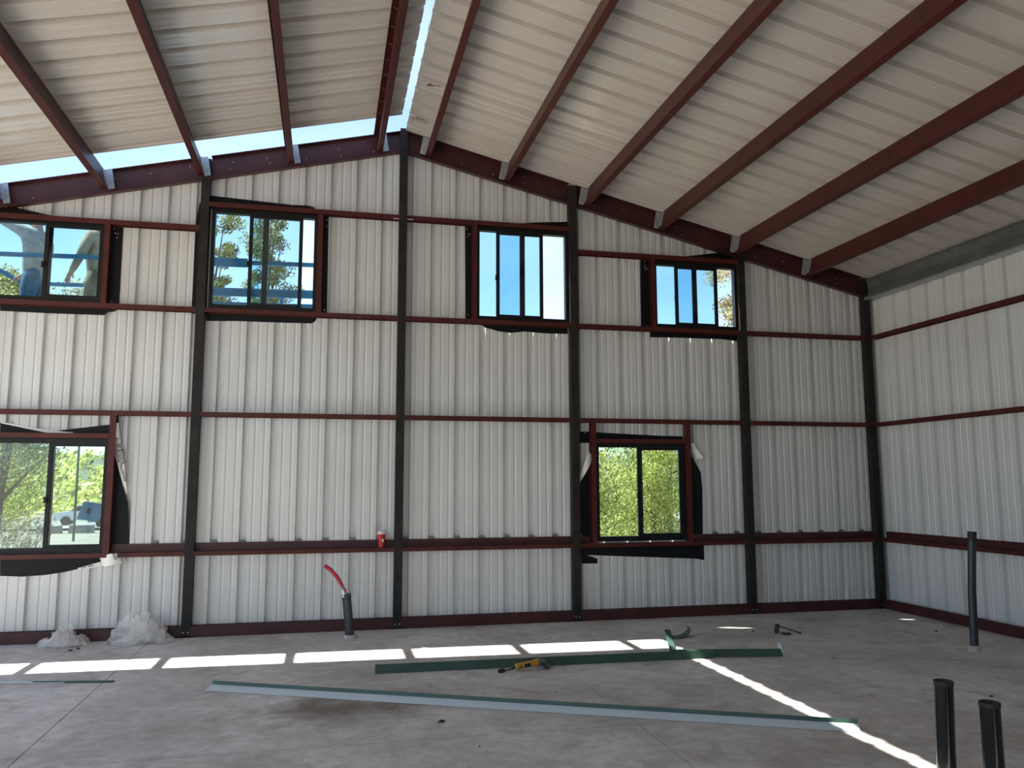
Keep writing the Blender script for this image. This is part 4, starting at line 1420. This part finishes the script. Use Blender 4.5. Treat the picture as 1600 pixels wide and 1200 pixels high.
# tilted pump cover at the left end of the stack
tag(lpart(MB().obox((-0.72, -0.72, 1.39), (0.115, 0, -0.018), (0, 0.05, 0), (0.035, 0, 0.105)), 'pump_cover'), 'tilted blue cover with a dark hole')
lpart(MB().lathe([(0, -0.008), (0.028, -0.008), (0.034, 0.0)], (-0.73, -0.772, 1.395), 12, (0, 1, 0)), 'cover_hole', M_TIRE)
for xv in (-1.25, 1.25):
    for yv in (-0.72, 0.72):
        lpart(MB().lathe([(0, -0.12), (0.28, -0.12), (0.33, -0.08), (0.33, 0.08), (0.28, 0.12), (0, 0.12)], (xv, yv, gz + 0.33), 18, (0, 1, 0)), 'wheel', M_TIRE)


# ------------------------------------------------------------------ people on the lift


def skin_mesh(nodes, edges, root, level=2):
    """one continuous surface grown over a skeleton; nodes = {name: (point, radius)}"""
    names = list(nodes)
    me = bpy.data.meshes.new('skeleton')
    me.from_pydata([nodes[n][0] for n in names], [(names.index(a), names.index(c)) for a, c in edges], [])
    o = bpy.data.objects.new('skeleton', me)
    COL.objects.link(o)
    o.modifiers.new('skin', 'SKIN')
    for i, n in enumerate(names):
        sv = me.skin_vertices[0].data[i]
        r = nodes[n][1]
        sv.radius = r if isinstance(r, tuple) else (r, r)
        sv.use_root = n == root
    s = o.modifiers.new('sub', 'SUBSURF')
    s.levels = s.render_levels = level
    bpy.context.view_layer.update()
    res = bpy.data.meshes.new_from_object(o.evaluated_get(bpy.context.evaluated_depsgraph_get()))
    bpy.data.objects.remove(o)
    bpy.data.meshes.remove(me)
    res.shade_smooth()
    return res


def person(loc, yaw, J, top_m, leg_m, label, hat):
    """J: joints in the person's own frame, x = own left, y = facing, z = up"""
    root = empty('person', loc, label, 'person', 'people on the lift')
    R_ = Matrix.Rotation(yaw, 4, 'Z')

    def link(me, name, m):
        me.transform(R_)
        me.materials.clear()
        me.materials.append(m)
        o = bpy.data.objects.new(name, me)
        COL.objects.link(o)
        o.parent = root
        return o
    N, E_ = {}, []

    def nd(n, p, r):
        N[n] = (Vector(p), r)
    nd('pelvis', J['pelvis'], (0.155, 0.115))
    nd('belly', J['belly'], (0.145, 0.115))
    nd('chest', J['chest'], (0.165, 0.125))
    nd('neckb', J['neckb'], (0.085, 0.075))
    nd('neck', J['neck'], 0.058)
    nd('skull', J['skull'], (0.072, 0.085))
    nd('crown', J['crown'], (0.066, 0.078))
    E_ += [('pelvis', 'belly'), ('belly', 'chest'), ('chest', 'neckb'), ('neckb', 'neck'), ('neck', 'skull'), ('skull', 'crown')]
    for s in 'lr':
        nd(s + 'sho', J[s + 'sho'], 0.068)
        nd(s + 'elb', J[s + 'elb'], 0.046)
        nd(s + 'wri', J[s + 'wri'], 0.030)
        nd(s + 'hip', J[s + 'hip'], 0.098)
        nd(s + 'kne', J[s + 'kne'], 0.066)
        nd(s + 'ank', J[s + 'ank'], 0.044)
        nd(s + 'toe', Vector(J[s + 'ank']) + Vector((0, 0.16, -0.045)), 0.038)
        E_ += [('chest', s + 'sho'), (s + 'sho', s + 'elb'), (s + 'elb', s + 'wri'), ('pelvis', s + 'hip'), (s + 'hip', s + 'kne'), (s + 'kne', s + 'ank'), (s + 'ank', s + 'toe')]
        w, e = Vector(J[s + 'wri']), Vector(J[s + 'elb'])
        d = (w - e).normalized()
        side = d.cross(Vector((0, 1, 0.2))).normalized()
        up = side.cross(d)
        palm = w + d * 0.075
        nd(s + 'palm', palm, (0.036, 0.020))
        E_.append((s + 'wri', s + 'palm'))
        for q, (off, ln) in enumerate(((-0.030, 0.066), (-0.010, 0.076), (0.010, 0.072), (0.030, 0.056))):
            k1 = palm + side * off + d * 0.025
            k2 = k1 + d * ln * 0.5 - up * 0.012
            k3 = k2 + d * ln * 0.35 - up * 0.028
            for i, (pp, rr_) in enumerate(((k1, 0.011), (k2, 0.0095), (k3, 0.008))):
                nd('%sf%d%d' % (s, q, i), pp, rr_)
            E_ += [(s + 'palm', '%sf%d0' % (s, q)), ('%sf%d0' % (s, q), '%sf%d1' % (s, q)), ('%sf%d1' % (s, q), '%sf%d2' % (s, q))]
        sg = 1 if s == 'r' else -1
        t1 = w + d * 0.045 + side * 0.038 * sg - up * 0.008
        t2 = t1 + d * 0.035 + side * 0.018 * sg - up * 0.015
        nd(s + 't1', t1, 0.012)
        nd(s + 't2', t2, 0.010)
        E_ += [(s + 'wri', s + 't1'), (s + 't1', s + 't2')]
    link(skin_mesh(N, E_, 'pelvis'), 'body', M_SKIN)
    # clothes
    tp = {k: (N[k][0].copy(), tuple(v * 1.32 for v in N[k][1]) if isinstance(N[k][1], tuple) else N[k][1] * 1.34) for k in ('belly', 'chest', 'lsho', 'rsho', 'lelb', 'relb', 'lwri', 'rwri')}
    tp['hip'] = (N['pelvis'][0] + Vector((0, 0, 0.02)), (0.190, 0.145))
    tp['hem'] = (N['pelvis'][0] + Vector((0, 0, -0.13)), (0.185, 0.140))
    tp['collar'] = (N['neckb'][0], (0.098, 0.088))
    link(skin_mesh(tp, [('hem', 'hip'), ('hip', 'belly'), ('belly', 'chest'), ('chest', 'collar')] + [e for s in 'lr' for e in (('chest', s + 'sho'), (s + 'sho', s + 'elb'), (s + 'elb', s + 'wri'))], 'chest'), 'jacket', top_m)
    lg = {k: (N[k][0].copy(), tuple(v * 1.10 for v in N[k][1]) if isinstance(N[k][1], tuple) else N[k][1] * 1.22) for k in ('pelvis', 'lhip', 'rhip', 'lkne', 'rkne')}
    lg['pelvis'] = (N['pelvis'][0] + Vector((0, 0, -0.02)), (0.150, 0.118))
    lg['waist'] = (N['pelvis'][0] + Vector((0, 0, 0.14)), (0.150, 0.118))
    for s in 'lr':
        lg[s + 'cuf'] = (N[s + 'ank'][0] + Vector((0, -0.01, -0.035)), 0.072)
    link(skin_mesh(lg, [('waist', 'pelvis'), ('pelvis', 'lhip'), ('pelvis', 'rhip'), ('lhip', 'lkne'), ('rhip', 'rkne'), ('lkne', 'lcuf'), ('rkne', 'rcuf')], 'pelvis'), 'trousers', leg_m)
    for s in 'lr':
        a = N[s + 'ank'][0]
        bt = {'a': (a + Vector((0, -0.02, 0.05)), 0.058), 'b': (a + Vector((0, -0.02, -0.03)), (0.055, 0.060)), 'c': (a + Vector((0, 0.19, -0.05)), (0.050, 0.036))}
        link(skin_mesh(bt, [('a', 'b'), ('b', 'c')], 'b'), 'boot', M_HAIR)
    # head details: in the frame of the skull
    h = N['skull'][0]

    def blob(c, r, name, m, n=12):
        b = MB().lathe([(math.cos(q / 8 * PI - PI / 2) * 1.0, math.sin(q / 8 * PI - PI / 2)) for q in range(9)], (0, 0, 0), n)
        b.v = [(c[0] + v[0] * r[0], c[1] + v[1] * r[1], c[2] + v[2] * r[2]) for v in b.v]
        me = bpy.data.meshes.new(name)
        me.from_pydata(b.v, [], b.f)
        me.shade_smooth()
        return link(me, name, m)
    up = (N['crown'][0] - h).normalized()
    fc = h + Vector((0, 0.085, 0.0))
    for sx in (-1, 1):
        blob(fc + Vector((0.030 * sx, -0.006, 0.035)), (0.012, 0.008, 0.008), 'eye', M_EYE)
        blob(h + Vector((0.080 * sx, 0.0, 0.015)), (0.012, 0.020, 0.030), 'ear', M_SKIN)
    blob(fc + Vector((0, 0.008, 0.005)), (0.012, 0.018, 0.024), 'nose', M_SKIN)
    blob(fc + Vector((0, -0.004, -0.038)), (0.024, 0.008, 0.007), 'mouth', M_MOUTH)
    blob(N['crown'][0] + Vector((0, -0.036, 0.000)), (0.084, 0.088, 0.074), 'hair', M_HAIR)
    if hat:
        blob(N['crown'][0] + Vector((0, -0.002, 0.022)), (0.094, 0.108, 0.070), 'cap', M_CAP)
        blob(N['crown'][0] + Vector((0, 0.115, 0.010)), (0.070, 0.085, 0.010), 'cap_brim', M_CAP)
    return root


BASE = dict(pelvis=(0, 0, 0.98), belly=(0, 0.01, 1.14), chest=(0, 0, 1.36), neckb=(0, -0.01, 1.52), neck=(0, 0.01, 1.59), skull=(0, 0.03, 1.685), crown=(0, 0.02, 1.775),
            lsho=(0.20, 0, 1.46), rsho=(-0.20, 0, 1.46), lhip=(0.10, 0, 0.92), rhip=(-0.10, 0, 0.92), lkne=(0.115, 0.03, 0.50), rkne=(-0.115, 0.03, 0.50), lank=(0.12, -0.01, 0.09), rank=(-0.12, -0.01, 0.09))
P1 = dict(BASE, rsho=(-0.21, 0.03, 1.48), relb=(-0.24, 0.30, 1.62), rwri=(-0.22, 0.54, 1.74), lelb=(0.27, 0.06, 1.18), lwri=(0.22, 0.27, 1.04))
P2 = dict(BASE, relb=(-0.28, 0.06, 1.19), rwri=(-0.20, 0.27, 1.00), lelb=(0.28, 0.05, 1.19), lwri=(0.20, 0.28, 1.03))
person((-4.60, 1.32, 3.43), math.radians(78), P1, M_HOOD, M_JEANS, 'person in a grey sweatshirt and jeans on the lift with one arm raised', True)
person((-3.80, 1.20, 3.43), math.radians(62), P2, M_TAN, M_KHAKI, 'person in tan work clothes on the lift behind the upper left window, nearer the column', False)
